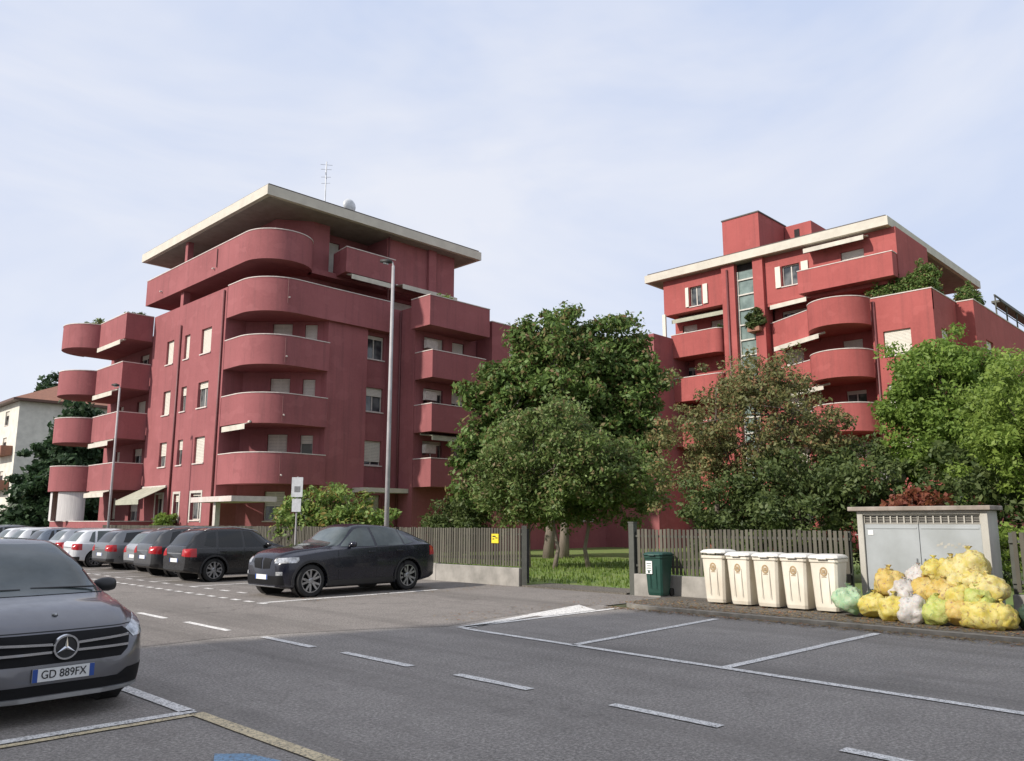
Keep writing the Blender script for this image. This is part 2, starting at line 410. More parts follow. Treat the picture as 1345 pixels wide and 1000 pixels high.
# ------------------------------------------------------------------ ground
def sheet(pts, z): return MB().add([(x, y, z) for x, y in pts], [tuple(range(len(pts)))])
struct('ground', sheet([(-400,-400),(500,-400),(500,600),(-400,600)], -.02), M['soil'])
struct('road', sheet([(-40,-60),(14.0,-60),(14.0,11.0),(16.9,11.0),(16.9,140),(-40,140)], 0), M['road'])
bnd = [(-40, 12.6), (3, 12.3), (4.9, 12.1), (6.0, 12.2), (7.1, 11.9), (8.5, 11.3), (9.4, 10.75), (11.2, 11.1), (13.4, 11.35), (14.4, 11.05), (16.45, 11.05)]
struct('parking_lot', sheet(bnd+[(16.45, 140), (-40, 140)], .004), M['lot'])
kb = [(14.02, -60), (14.02, 9.9)]+[(14.02+1.0-1.0*math.cos(R(t)), 9.9+1.0*math.sin(R(t))) for t in range(10, 91, 10)]+[(16.44, 10.9)]
k_ = MB(); strip(k_, kb, .15, -.02, .066, -1); struct('kerb', k_, M['kerb'])
inner = offset(kb, -.152)
struct('pavement', MB().prism(inner+[(16.44, -60)], -.02, .06), M['pave'])
struct('lawn', sheet([(16.72,-60),(90,-60),(90,70),(16.72,70)], .03), M['grassb'])
struct('pavement_path', MB().prism([(16.45, 12.2), (17.6, 12.2), (17.6, 15.7), (16.45, 15.7)], -.02, .045), M['pave'])
# painted markings
mk = MB(); z = .009
def line(a, b, w, zz=z, m=mk):
    dx, dy = b[0]-a[0], b[1]-a[1]; l = math.hypot(dx, dy); nx, ny = -dy/l*w/2, dx/l*w/2
    n = max(1, int(l/.35)); L_, R_ = [], []
    for i in range(n+1):
        t = i/n; j = random.uniform(-.006, .006)
        L_.append((a[0]+dx*t+nx+j, a[1]+dy*t+ny+j, zz)); R_.append((a[0]+dx*t-nx-j, a[1]+dy*t-ny+j, zz))
    m.add(L_+R_, [(i, i+1, n+1+i+1, n+1+i) for i in range(n)])
for a, b in [(16.6,15.3),(14.5,12.85),(11.8,10.35),(9.65,8.15),(7.35,6.15),(5.1,3.9),(2.85,1.6),(.6,-.6),(-1.6,-2.9)]: line((6.6, a), (6.57, b), .13)
for k in range(9): line((6.64, 19+k*3.2), (6.64, 20.3+k*3.2), .12)
line((9.43, 10.35), (8.95, 2.0), .13); line((8.95, 2.0), (8.6, -6), .13)
line((9.30, 7.85), (13.55, 8.05), .13); line((9.2, 5.35), (13.6, 5.2), .13); 
line((9.45, 10.42), (13.3, 11.15), .24); line((9.55, 10.45), (13.9, 10.45), .12); mk.add([(11.6,10.52,z+.001),(13.2,10.55,z+.001),(13.75,11.45,z+.001),(11.7,11.0,z+.001)], [(0,1,2,3)])
line((9.3, 16.68), (14.2, 16.6), .16)
for k in range(34):
    line((9.2+.009*k, 16.4+k*.62), (9.2+.009*k, 16.72+k*.62), .14)
for k in range(16): line((10.2, 19.2+k*.9), (10.2, 19.6+k*.9), .12)
for k in range(1, 9): line((10.3, 19.6+k*2.62), (14.8, 19.6+k*2.62), .12)
line((3.6, 7.75), (3.6, 12.4), .14); line((1.2, 7.78), (3.65, 7.72), .13); line((1.2, 12.6), (3.6, 12.6), .13)
struct('road_markings_white', mk, M['mwhite'])
my = MB(); line((3.62, 7.62), (3.64, 1.0), .14, .0095, my); line((1.2, 7.62), (3.56, 7.58), .09, .0095, my); line((1.2, 1.2), (3.56, 1.15), .13, .0095, my)
struct('road_marking_yellow', my, M['myellow'])
mb = MB(); mb.add([(3.12,6.22,z),(3.3,6.05,z),(3.38,5.7,z),(3.2,4.7,z),(2.8,4.7,z),(2.98,5.95,z)], [tuple(range(6))]); struct('road_marking_blue', mb, M['mblue'])

# ------------------------------------------------------------------ vegetation
def leafcloud(name, centers, radii, nper, size, mat, parent, flat=.6, seed=1):
    rg = np.random.default_rng(seed)
    V = []; F = []
    C = np.repeat(np.array(centers), nper, axis=0); Rr = np.repeat(np.array(radii), nper)
    n = len(C)
    d = rg.normal(size=(n, 3)); d /= np.linalg.norm(d, axis=1)[:, None]
    rr = rg.random(n)**.5
    P = C+d*(Rr*rr)[:, None]*np.array([1, 1, flat])
    nn = rg.normal(size=(n, 3))+d*.9+np.array([0, 0, .5]); nn /= np.linalg.norm(nn, axis=1)[:, None]
    a = np.cross(nn, rg.normal(size=(n, 3))); a /= np.linalg.norm(a, axis=1)[:, None]; b = np.cross(nn, a)
    s = size*rg.uniform(.45, 1.5, n)[:, None]
    q = np.stack([P-a*s, P-b*s*.5+nn*s*.12, P+a*s, P+b*s*.5+nn*s*.12], axis=1).reshape(-1, 3)
    me = bpy.data.meshes.new(name)
    me.vertices.add(4*n); me.vertices.foreach_set('co', q.ravel())
    me.loops.add(4*n); me.loops.foreach_set('vertex_index', np.arange(4*n, dtype=np.int32))
    me.polygons.add(n); me.polygons.foreach_set('loop_start', np.arange(0, 4*n, 4, dtype=np.int32)); me.polygons.foreach_set('loop_total', np.full(n, 4, dtype=np.int32))
    me.update(); me.validate(); me.materials.append(mat)
    o = bpy.data.objects.new(name, me); COL.objects.link(o)
    if parent: o.parent = parent
    return o
def crown_points(ells, n, rg, shell=.55, jit=.12):
    vols = np.array([e[3]*e[4]*e[5] for e in ells]); cnt = (vols/vols.sum()*n).astype(int)+1
    out = []
    for e, c in zip(ells, cnt):
        d = rg.normal(size=(c, 3)); d /= np.linalg.norm(d, axis=1)[:, None]
        r = (shell+(1-shell)*rg.random(c)**.6)*(1+rg.normal(size=c)*jit); out.append(np.array(e[:3])+d*r[:, None]*np.array(e[3:6]))
    return np.concatenate(out)
def tree(name, loc, ells, trunk_h, tr, label, mat, nclump=220, crad=(.35, .8), nper=90, size=.11, bark='bark', seed=1, group=None, trunks=1, shell=.5, flat=.7, cat='tree', lean=(0, 0)):
    rg = np.random.default_rng(seed); rnd = random.Random(seed)
    t = empty(name, loc, 0, label, cat, group)
    c = crown_points(ells, nclump, rg, shell, .17); rad = rg.uniform(*crad, len(c)); c[:, 2] = np.maximum(c[:, 2], .25)
    leafcloud('crown', c, rad, nper, size, mat, t, flat, seed)
    mb = MB()
    ctr = np.array([np.average([e[i] for e in ells]) for i in range(3)])
    for k in range(trunks):
        ox, oy = (rnd.uniform(-.5, .5)+.7*(k-(trunks-1)/2), rnd.uniform(-.5, .5)-.7*(k-(trunks-1)/2)) if trunks > 1 else (0, 0)
        tx, ty = lean[0]+ox*.8, lean[1]+oy*.8
        base = Vector((ox, oy, -.05)); top = Vector((tx+ctr[0]*.6, ty+ctr[1]*.6, max(e[2]-e[5]*.1 for e in ells)))
        pts = [base.lerp(top, i/7)+Vector((rnd.uniform(-.1, .1), rnd.uniform(-.1, .1), 0))*(i > 0) for i in range(8)]
        mb.tube(pts, [tr*1.25]+[tr*(1-.8*i/7) for i in range(1, 8)], 9)
        for j in range(max(8, 26//trunks)):
            tgt = Vector(c[rnd.randrange(len(c))]); i = rnd.uniform(.25, .9)
            st = pts[0].lerp(top, i)
            if st.z < trunk_h: st = base.lerp(top, trunk_h/max(top.z, .1))
            mid = st.lerp(tgt, .5)+Vector((rnd.uniform(-.2, .2), rnd.uniform(-.2, .2), rnd.uniform(0, .35)))
            mb.tube([st, mid, tgt], [tr*.32, tr*.2, tr*.06], 5)
    mb.build('trunk', M[bark], t, smooth=True)
    return t
L_green = leafmat('leaves_mid_green', (.085, .15, .035), (.19, .29, .075), (.26, .15, .08))
L_olive = leafmat('leaves_olive', (.115, .18, .05), (.23, .31, .095), (.27, .19, .10))
L_thin = leafmat('leaves_reddish_olive', (.14, .155, .06), (.26, .26, .10), (.36, .16, .09))
L_bright = leafmat('leaves_bright_green', (.15, .25, .045), (.29, .40, .085), None, .45)
L_bright2 = leafmat('leaves_yellow_green', (.17, .26, .045), (.32, .42, .09), None, .45)
L_dark = leafmat('conifer_needles', (.032, .070, .032), (.07, .12, .05))
L_bush = leafmat('leaves_bush', (.13, .21, .045), (.25, .36, .085), (.36, .24, .08))
L_red = leafmat('leaves_red', (.19, .05, .035), (.28, .11, .05))
L_deep = leafmat('leaves_deep_green', (.07, .11, .035), (.16, .20, .065))
L_grass = leafmat('grass_blades', (.12, .20, .035), (.25, .33, .07), None, .4)

tree('broadleaf_tree', (30.3, 26.2, 0), [(0,0,8.3,2.7,2.7,3.4), (-1.5,1.6,7.6,1.8,1.8,2.4), (1.9,-1.9,7.9,1.9,1.9,2.9), (1.3,-1.2,10.0,1.3,1.3,1.5), (-.5,.5,10.2,.9,.9,1.0), (-2.3,2.3,6.0,1.5,1.5,2.6), (-2.7,2.7,8.1,1.3,1.3,1.3), (-2.6,2.6,4.2,1.7,1.7,1.9), (-1.2,1.2,10.4,1.1,1.1,1.3), (2.2,-2.2,9.6,1.4,1.4,1.9), (.3,-.3,11.5,1.1,1.1,1.0), (2.0,-2.0,10.9,1.3,1.3,1.2), (2.9,-2.9,8.2,1.2,1.2,1.8), (2.2,-2.5,5.2,1.7,1.7,2.4), (.2,-.2,4.2,3,3,1.6)], 2.0, .24,
     'tall broad green tree between the two red buildings', L_green, 800, (.4, .85), 125, .125, 'bark_pale', 3, trunks=2)
tree('broadleaf_tree', (23.5, 20.6, 0), [(0,0,4.0,2.6,2.6,1.8), (-1.5,1.5,3.1,1.3,1.3,1.5), (1.8,-1.8,3.2,1.5,1.5,1.6), (-.2,0,5.5,1.4,1.4,.9), (.3,.2,2.5,2.3,2.3,.8)], 1.4, .085,
     'lower bushy olive tree just behind the fence beside the open gate', L_olive, 470, (.3, .7), 125, .075, 'bark_pale', 5, trunks=3)
tree('sparse_tree', (24.2, 12.6, 0), [(0,0,4.6,2.5,2.5,2.4), (-1.5,1.6,4.2,1.3,1.3,1.8), (1.5,-1.3,4.0,1.5,1.5,1.7), (.2,-.1,6.2,1.5,1.5,1.0)], 1.5, .12,
     'sparse reddish olive tree with thin foliage in front of the right red building', L_thin, 430, (.22, .55), 80, .06, 'bark', 8, trunks=3, shell=.35)
tree('shrub', (24.0, 10.9, 0), [(0,0,2.2,2.3,2.3,1.8), (-1.6,1.6,1.7,1.6,1.6,1.5), (1.2,-1.2,2.6,1.5,1.5,1.6)], .5, .08,
     'dark green shrub mass behind the fence above the cream bins', L_deep, 280, (.3, .6), 120, .07, 'bark', 9, trunks=3, cat='shrub')
tree('broadleaf_tree', (26.6, 7.6, 0), [(0,0,5.3,1.6,1.6,2.1), (-.6,.7,4.2,1.15,1.15,1.6), (1.0,-1.2,4.6,1.4,1.4,2.0), (.3,-.1,6.5,.8,.8,.7), (-.9,.9,5.8,.6,.6,.7)], 1.6, .16,
     'bright green rounded tree standing behind the grey kiosk', L_bright, 360, (.28, .6), 150, .068, 'bark', 12)
tree('broadleaf_tree', (23.4, 4.6, 0), [(0,0,4.2,1.6,1.6,1.6), (.5,-.8,3.2,1.7,1.7,1.9), (-.6,.8,3.5,.9,.9,1.0)], 1.0, .12,
     'yellow green tree cut by the right edge of the photo', L_bright2, 260, (.25, .55), 140, .062, 'bark', 13)
tree('shrub', (24.6, 6.3, 0), [(0,0,1.9,1.8,1.8,1.6), (-1.2,1,1.4,1.2,1.2,1.2)], .5, .07,
     'brownish green shrub in the shade under the bright green tree', L_deep, 130, (.3, .6), 75, .09, 'bark', 14, trunks=2, cat='shrub')
tree('shrub', (21.6, 7.1, 0), [(0,0,1.9,.75,.75,.6), (-.5,.5,1.6,.5,.5,.5)], .5, .05,
     'small red leaved shrub rising behind the kiosk roof', L_red, 60, (.2, .4), 60, .08, 'bark', 15, cat='shrub')
tree('shrub', (17.9, 27.3, 0), [(0,0,2.1,1.2,1.2,1.0), (1.1,-1.2,2.0,1.0,1.0,.7), (-.9,1.1,2.0,.9,.9,.8), (.2,-.2,1.2,1.4,1.4,.9)], .4, .06,
     'light green shrub behind the fence beside the tall pale lamp post', L_bush, 170, (.25, .55), 75, .085, 'bark', 16, trunks=3, cat='shrub')
tree('shrub', (27.5, 30.5, 0), [(0,0,1.6,1.6,1.6,1.2)], .4, .07, 'dark shrub in the shade at the foot of the balcony stack', L_deep, 90, (.3, .6), 70, .10, 'bark', 17, cat='shrub')
tree('shrub', (34, 18, 0), [(0,0,1.5,2.2,2.2,1.5)], .4, .07, 'dark shrub at the back of the lawn seen through the gateway', L_deep, 110, (.4, .7), 70, .12, 'bark', 18, cat='shrub')
tree('hedge', (18.6, 3.3, 0), [(0,0,1.2,.5,1.9,.62), (0,-2.5,1.2,.5,1.9,.62)], .3, .04, 'clipped bright green hedge behind the fence right of the kiosk', L_bright2, 130, (.2, .3), 90, .06, 'bark', 19, trunks=3, cat='hedge')
tree('conifer_tree', (26.6, 87.2, 0), [(0,0,2.5,4.8,4.8,2.6), (0,0,5.5,4.0,4.0,2.8), (0,0,8.5,2.9,2.9,2.8), (.6,-.6,11.5,1.8,1.8,2.4)], 1, .4, 'dark conifer between the pale house and the left red building', L_dark, 520, (.6, 1.5), 75, .30, 'bark', 20, flat=.5, shell=.35)
tree('conifer_tree', (32.5, 86, 0), [(0,0,5,4.5,4.5,4), (0,0,9.5,3.8,3.8,4), (0,0,13.0,2.6,2.6,2)], 1, .4, 'dark conifer half hidden behind the rounded balconies', L_dark, 380, (.6, 1.5), 70, .30, 'bark', 21, flat=.5, shell=.35)
tree('broadleaf_tree', (35.2, 121, 0), [(0,0,18,3.2,3.2,3.4)], 6, .4, 'far tree top rising behind the tiled roof of the pale house', L_dark, 120, (.6, 1.2), 60, .3, 'bark', 22)

# trees beyond, seen in gaps
rg = np.random.default_rng(3)
grs = [(x, y) for x, y in zip(rg.uniform(17.7, 31, 9000), rg.uniform(11, 26, 9000))]
gm = MB()
for x, y in grs:
    a = random.uniform(0, 6.28); h = random.uniform(.05, .16); w = .012+.02*random.random(); c, s_ = math.cos(a), math.sin(a); l = random.uniform(-.05, .05)
    gm.add([(x-c*w, y-s_*w, .03), (x+c*w, y+s_*w, .03), (x+l+s_*.03, y-c*.03+l, .03+h)], [(0, 1, 2)])
tag(gm.build('grass', L_grass), kind='stuff')
# fallen leaves on the pavement edge
lm = MB()
for i in range(6500):
    y = random.uniform(-2, 10.8); x = 14.25+abs(random.gauss(0, .8)) if random.random() < .6 else 13.95-abs(random.gauss(0, .18))
    if x > 16.3: continue
    zz = .062 if x > 14.18 else .008; s_ = random.uniform(.012, .04); a = random.uniform(0, 6.28)
    if 13.98 < x < 14.18: zz = .068
    p = [(x+math.cos(a+k*1.57)*s_*(1 if k % 2 else .55), y+math.sin(a+k*1.57)*s_*(1 if k % 2 else .55), zz+random.uniform(.002, .015)) for k in range(4)]
    lm.add(p, [(0, 1, 2, 3)])
for i in range(500):
    x = random.uniform(10, 16.4); y = random.uniform(15.9, 17.2) if random.random() < .5 else random.uniform(11, 12.2); s_ = random.uniform(.012, .035); a = random.uniform(0, 6.28)
    lm.add([(x+math.cos(a+k*1.57)*s_, y+math.sin(a+k*1.57)*s_*.6, .012+random.uniform(0, .01)) for k in range(4)], [(0, 1, 2, 3)])
tag(lm.build('leaf_litter', leafmat('dead_leaves', (.17, .11, .05), (.30, .22, .10), (.35, .10, .04), .1)), kind='stuff')
# ------------------------------------------------------------------ left apartment building
FL = [1.0, 4.1, 7.2, 10.3]
def building_left():
    B = empty('apartment_building', (20, 41.5, 0), 0, 'dark red apartment block with rounded corner balconies behind the parked cars, left of the trees', 'apartment building', 'red apartment blocks')
    B.location = (0, 0, 0)
    w = MB(); wins = []
    # flush left wall
    cols = [(2.2, 3.2), (4.7, 5.4), (6.9, 8.15)]
    holes = [(a, b, F+.85, F+2.3) for a, b in cols for F in FL]
    P = facade(w, (20, 51.3), (0, -1), 9.8, 0, 13.4, holes)
    sh = {3: [1, .98, .98], 2: [.97, .35, .25], 1: [.55, .4, .98], 0: [.15, .3, .1]}
    for c, (a, b) in enumerate(cols):
        for k, F in enumerate(FL):
            wins.append((P, a, b, F+.85, F+2.3, sh[k][c], k == 0))
    # corner loggia
    facade(w, (20, 41.5), (1, 0), 1.2, 0, 13.4, [])
    u = (3.0/4.314, -3.1/4.314)
    h2 = [(1.5, 2.6, F+.05 if F > 2 else F+.8, F+2.35) for F in FL]+[(3.3, 4.0, F+.05 if F > 2 else F+.8, F+2.3) for F in FL]
    P2 = facade(w, (21.2, 41.5), u, 4.314, 0, 13.4, h2)
    for i, h in enumerate(h2): wins.append((P2, h[0], h[1], h[2], h[3], [.5, .98, .35, .98, .98, .2, .9, .98][i], False))
    facade(w, (24.2, 38.4), (.243, -.97), .41, 0, 13.4, [])
    facade(w, (24.3, 38), (1, 0), 2.65, 0, 13.4, [])
    h3 = [(.2, 1.5, F+.85, F+2.25) for F in FL]
    P3 = facade(w, (26.95, 38.45), (1, 0), 1.65, 0, 13.4, h3)
    for i, h in enumerate(h3): wins.append((P3, *h, [.9, .85, .35, .15][i], False))
    facade(w, (26.95, 38.0), (0, 1), .45, 0, 13.4, [])
    facade(w, (28.6, 38.45), (0, -1), .45, 0, 13.4, [])
    facade(w, (28.6, 38), (1, 0), .7, 0, 14.3, [])
    facade(w, (29.3, 38), (0, -1), 1.4, 0, 14.3, [])
    h4 = [(.7, 2.2, F+.85, F+2.3) for F in FL[1:]]+[(2.9, 3.9, F+.05, F+2.3) for F in FL[1:]]
    P4 = facade(w, (29.3, 36.6), (1, 0), 4.9, 0, 13.4, h4)
    for i, h in enumerate(h4): wins.append((P4, *h, [.15, .2, .9, .2, .3, .4][i], False))
    # behind the end stack
    h5 = [(2.2, 3.0, F+.05, F+2.3) for F in FL]+[(5.3, 6.7, F+.8, F+2.3) for F in FL]+[(7.6, 8.4, F+.05, F+2.3) for F in FL]
    P5 = facade(w, (20.6, 60), (0, -1), 8.7, 0, 13.4, h5)
    for i, h in enumerate(h5): wins.append((P5, *h, [.6, .3, .8, .2][i % 4], False))
    w.prism([(20.45, 60), (20.95, 60), (20.95, 51.3), (20.45, 51.3)], 13.38, 13.6)
    # upper storeys
    strip(w, [(20, 51.3), (20, 41.52)], .2, 13.4, 14.55)
    h6 = [(1.2, 3.4, 13.5, 15.6), (5.5, 7.6, 13.5, 15.6)]
    P6 = facade(w, (22.4, 52), (0, -1), 11.2, 13.4, 15.9, h6)
    for h in h6: wins.append((P6, *h, .3, False))
    facade(w, (22.4, 40.8), (.83, -.56), 1.8, 13.4, 15.9, [])
    P7 = facade(w, (23.9, 39.8), (1, 0), 10.1, 13.4, 15.6, [(1.6, 3.0, 13.5, 15.4), (5.4, 7.8, 13.5, 15.4)])
    wins += [(P7, 1.6, 3.0, 13.5, 15.4, .2, False), (P7, 5.4, 7.8, 13.5, 15.4, .4, False)]
    h8 = [(2.4, 4.4, 16.3, 18.4), (7.5, 9.0, 16.3, 18.4)]
    P8 = facade(w, (22.2, 52), (0, -1), 11.4, 15.9, 18.86, h8)
    for h in h8: wins.append((P8, *h, .4, False))
    facade(w, (22.2, 40.6), (.82, -.572), 2.1, 15.9, 18.86, [])
    facade(w, (23.92, 39.4), (1, 0), 1.1, 15.9, 18.86, [])
    facade(w, (25.02, 39.4), (0, 1), 1.2, 15.9, 18.86, [])
    P9 = facade(w, (25.02, 40.6), (1, 0), 3.58, 15.9, 18.86, [(.7, 1.5, 16.25, 18.4), (2.2, 3.2, 16.25, 18.4)])
    wins += [(P9, .7, 1.5, 16.25, 18.4, .97, False), (P9, 2.2, 3.2, 16.25, 18.4, .1, False)]
    facade(w, (28.6, 40.6), (0, -1), 2.0, 15.6, 18.86, [])
    w.box(28.602, 34.05, 38.6, 39.2, 15.65, 18.86); w.box(31.75, 32.35, 38.4, 38.6, 15.7, 18.86)
    w.box(33.8, 34.05, 39.2, 53, 13.4, 18.86)
    w.box(20.25, 20.65, 47.8, 48.2, 13.4, 15.6); w.box(20.35, 20.7, 47.9, 48.25, 17.0, 18.86)
    w.box(22.2, 34.0, 38.9, 52, 15.6, 15.9)
    # solid cores
    w.box(21.0, 33.7, 42.2, 60, 0, 13.38); w.box(24.6, 33.7, 38.9, 42.2, 0, 13.36); w.box(29.6, 34.2, 37.0, 38.9, 0, 13.37)
    w.box(24.0, 33.6, 41.0, 52, 13.38, 18.8); w.box(20.3, 21.0, 42.0, 51.3, 0, 13.37)
    wall = w.build('wall', M['red1'], B)
    for (P, a, b, c, d, s, sur) in wins: window(B, P, a, b, c, d, s, surround=sur, mull=0 if b-a < .9 else 1)
    # balconies
    cor = [(20, 41.46), (20, 39.9)]+arc(22.2, 39.9, 2.2, 180, 270, 12)+[(24.28, 37.78)]
    for F in FL[1:]: balcony(B, cor, F-.42, F+1.15, M['red1'], closing=[(24.3, 38.3), (21.25, 41.45)])
    band = [(20, 41.46), (20, 39.9)]+arc(22.2, 39.9, 2.2, 180, 270, 12)+[(24.3, 37.75), (28.55, 37.75)]
    balcony(B, band, 12.75, 14.58, M['red1'], closing=[(28.55, 39.8), (24, 39.8), (22.4, 40.8), (22.4, 41.46)])
    top = [(22.1, 53.0), (20, 53.0), (20, 39.7)]+arc(21.9, 39.7, 1.9, 180, 350, 18)
    balcony(B, top, 15.6, 17.25, M['red1'], closing=[(22.3, 40.6)])
    balcony(B, [(25.3, 39.35), (25.1, 37.7), (28.55, 37.7), (28.55, 38.55)], 15.75, 17.2, M['red1'])
    for F in FL[1:]: balcony(B, [(29.32, 36.58), (29.32, 35.0), (33.5, 35.0), (33.5, 36.58)], F-.42, F+1.15, M['red1'])
    balcony(B, [(28.95, 36.58), (28.95, 34.85), (33.7, 34.85), (33.7, 36.58)], 12.85, 14.6, M['red1'])
    for F in FL[1:]+[13.4]:
        balcony(B, [(18.3, 55.74), (18.3, 51.35), (19.98, 51.35)], F-.45, F+1.15, M['red1'], closing=[(20.55, 51.4), (20.55, 55.74)])
        balcony(B, arc(18.6, 57.66, 1.9, 90, 270, 18), F-.45, F+1.12, M['red1'], closing=[(20.55, 55.78), (20.55, 59.5)])
    for F in FL[1:]+[13.5]:
        q = MB().tube([(21.52, 37.66, F+1.0), (21.52, 37.66, F-.30)], .022, 6); q.build('drain_pipe', M['pipe'], B)
        MB().tube([(21.60, 37.68, F+.02), (21.52, 37.50, F-.02)], .045, 8).build('drain_spout', M['coping'], B)
    MB().tube([(19.96, 43.0, 17.1), (19.96, 43.0, 16.0)], .03, 6).build('drain_pipe', M['pipe'], B); MB().tube([(20.02, 43.3, 16.0), (19.85, 43.3, 15.97)], .05, 8).build('drain_spout', M['coping'], B)
    MB().tube([(20.02, 50.5, 16.1), (19.85, 50.5, 16.07)], .05, 8).build('drain_spout', M['coping'], B)
    for F in FL[1:]:
        MB().tube([(28.52, 37.9, F), (28.52, 37.9, F+2.9)], .03, 6).build('downpipe', M['pipe'], B)
        MB().box(29.9, 30.7, 36.2, 36.5, F+1.55, F+2.05).build('air_conditioner', M['frame_w'], B)
    # ground-floor terrace wall and canopies
    m = MB(); strip(m, [(17.6, 60), (17.6, 49.5), (20, 49.5)], .18, 0, 1.75); t = m.build('terrace_wall', M['red1'], B)
    m = MB(); strip(m, offset([(17.6, 60), (17.6, 49.5), (20, 49.5)], -.03), .24, 1.753, 1.80); m.build('coping', M['coping'], t)
    MB().box(18.6, 21.0, 36.9, 41.3, 2.72, 2.98).build('entrance_canopy', M['coping'], B)
    MB().box(18.85, 19.1, 39.0, 39.25, 0, 2.72).build('canopy_post', M['frame_w'], B)
    MB().box(26.2, 29.28, 36.9, 37.98, 3.35, 3.6).build('entrance_canopy', M['fascia'], B)
    # roof
    r = MB().box(20, 35.6, 37.65, 54.25, 18.86, 19.4).build('roof', M['fascia'], B)
    MB().box(20.12, 35.48, 37.77, 54.13, 19.402, 19.52).build('roof_covering', M['tilebrown'], r)
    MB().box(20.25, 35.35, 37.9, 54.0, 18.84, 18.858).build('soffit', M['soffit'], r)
    a = MB().tube([(25.6, 41, 19.5), (25.6, 41, 23.6)], .035, 6)
    for k, zz in enumerate((23.4, 23.1, 22.6, 22.2)): a.tube([(25.6-.30+.04*k, 41+.2, zz), (25.6+.30-.04*k, 41-.2, zz)], .012, 5)
    a.tube([(25.3, 40.6, 22.7), (25.9, 41.4, 22.7)], .015, 5)
    a.build('antenna', M['satin'], r)
    d = MB().tube([(26.6, 39.8, 19.5), (26.6, 39.8, 20.6)], .03, 6); d.lathe([(.05, 0), (.3, .05), (.45, .14), (.44, .16), (.28, .08), (0, .03)], (26.6, 39.7, 20.7), 'y', 20)
    d.build('satellite_dish', M['signw'], r, smooth=True)
    # awnings
    awning(B, (20.3, 41.2), (20.3, 38.7), (-.28, 0), 6.82, .10, roll=.1)
    awning(B, (18.4, 55.5), (18.4, 51.6), (-.25, 0), 12.9, .03); awning(B, (18.4, 55.3), (18.4, 52.0), (-.35, 0), 9.8, .1)
    awning(B, (18.4, 55.3), (18.4, 52.0), (-.35, 0), 6.7, .1); awning(B, (18.4, 55.3), (18.4, 52.0), (-.35, 0), 3.6, .1)
    awning(B, (19.95, 51.0), (19.95, 47.6), (-1.5, 0), 3.75, .75, 'awn_green')
    awning(B, (29.2, 38.5), (33.6, 38.5), (0, -.7), 15.95, .05); awning(B, (25.4, 38.0), (28.3, 38.0), (0, -.4), 15.7, .05)
    awning(B, (29.6, 36.3), (33.2, 36.3), (0, -1.0), 6.7, .1, 'awn_green')
    for x, y, z0, z1 in [(19.93, 47.1, .1, 13.3), (19.93, 41.75, .1, 14.4), (29.22, 37.9, .1, 14.2), (28.52, 38.3, 13.6, 18.8)]:
        MB().tube([(x, y, z0), (x, y, z1)], .06, 8).build('downpipe', M['pipe'], B, smooth=True)
    c = MB(); strip(c, arc(18.6, 57.66, 1.72, 120, 185, 18), .02, 1.8, 3.62); c.build('curtain', M['curtain'], B)
    c = MB(); strip(c, arc(18.6, 57.66, 1.72, 205, 262, 18), .02, 1.8, 3.62); c.build('curtain', M['curtain'], B)
building_left()

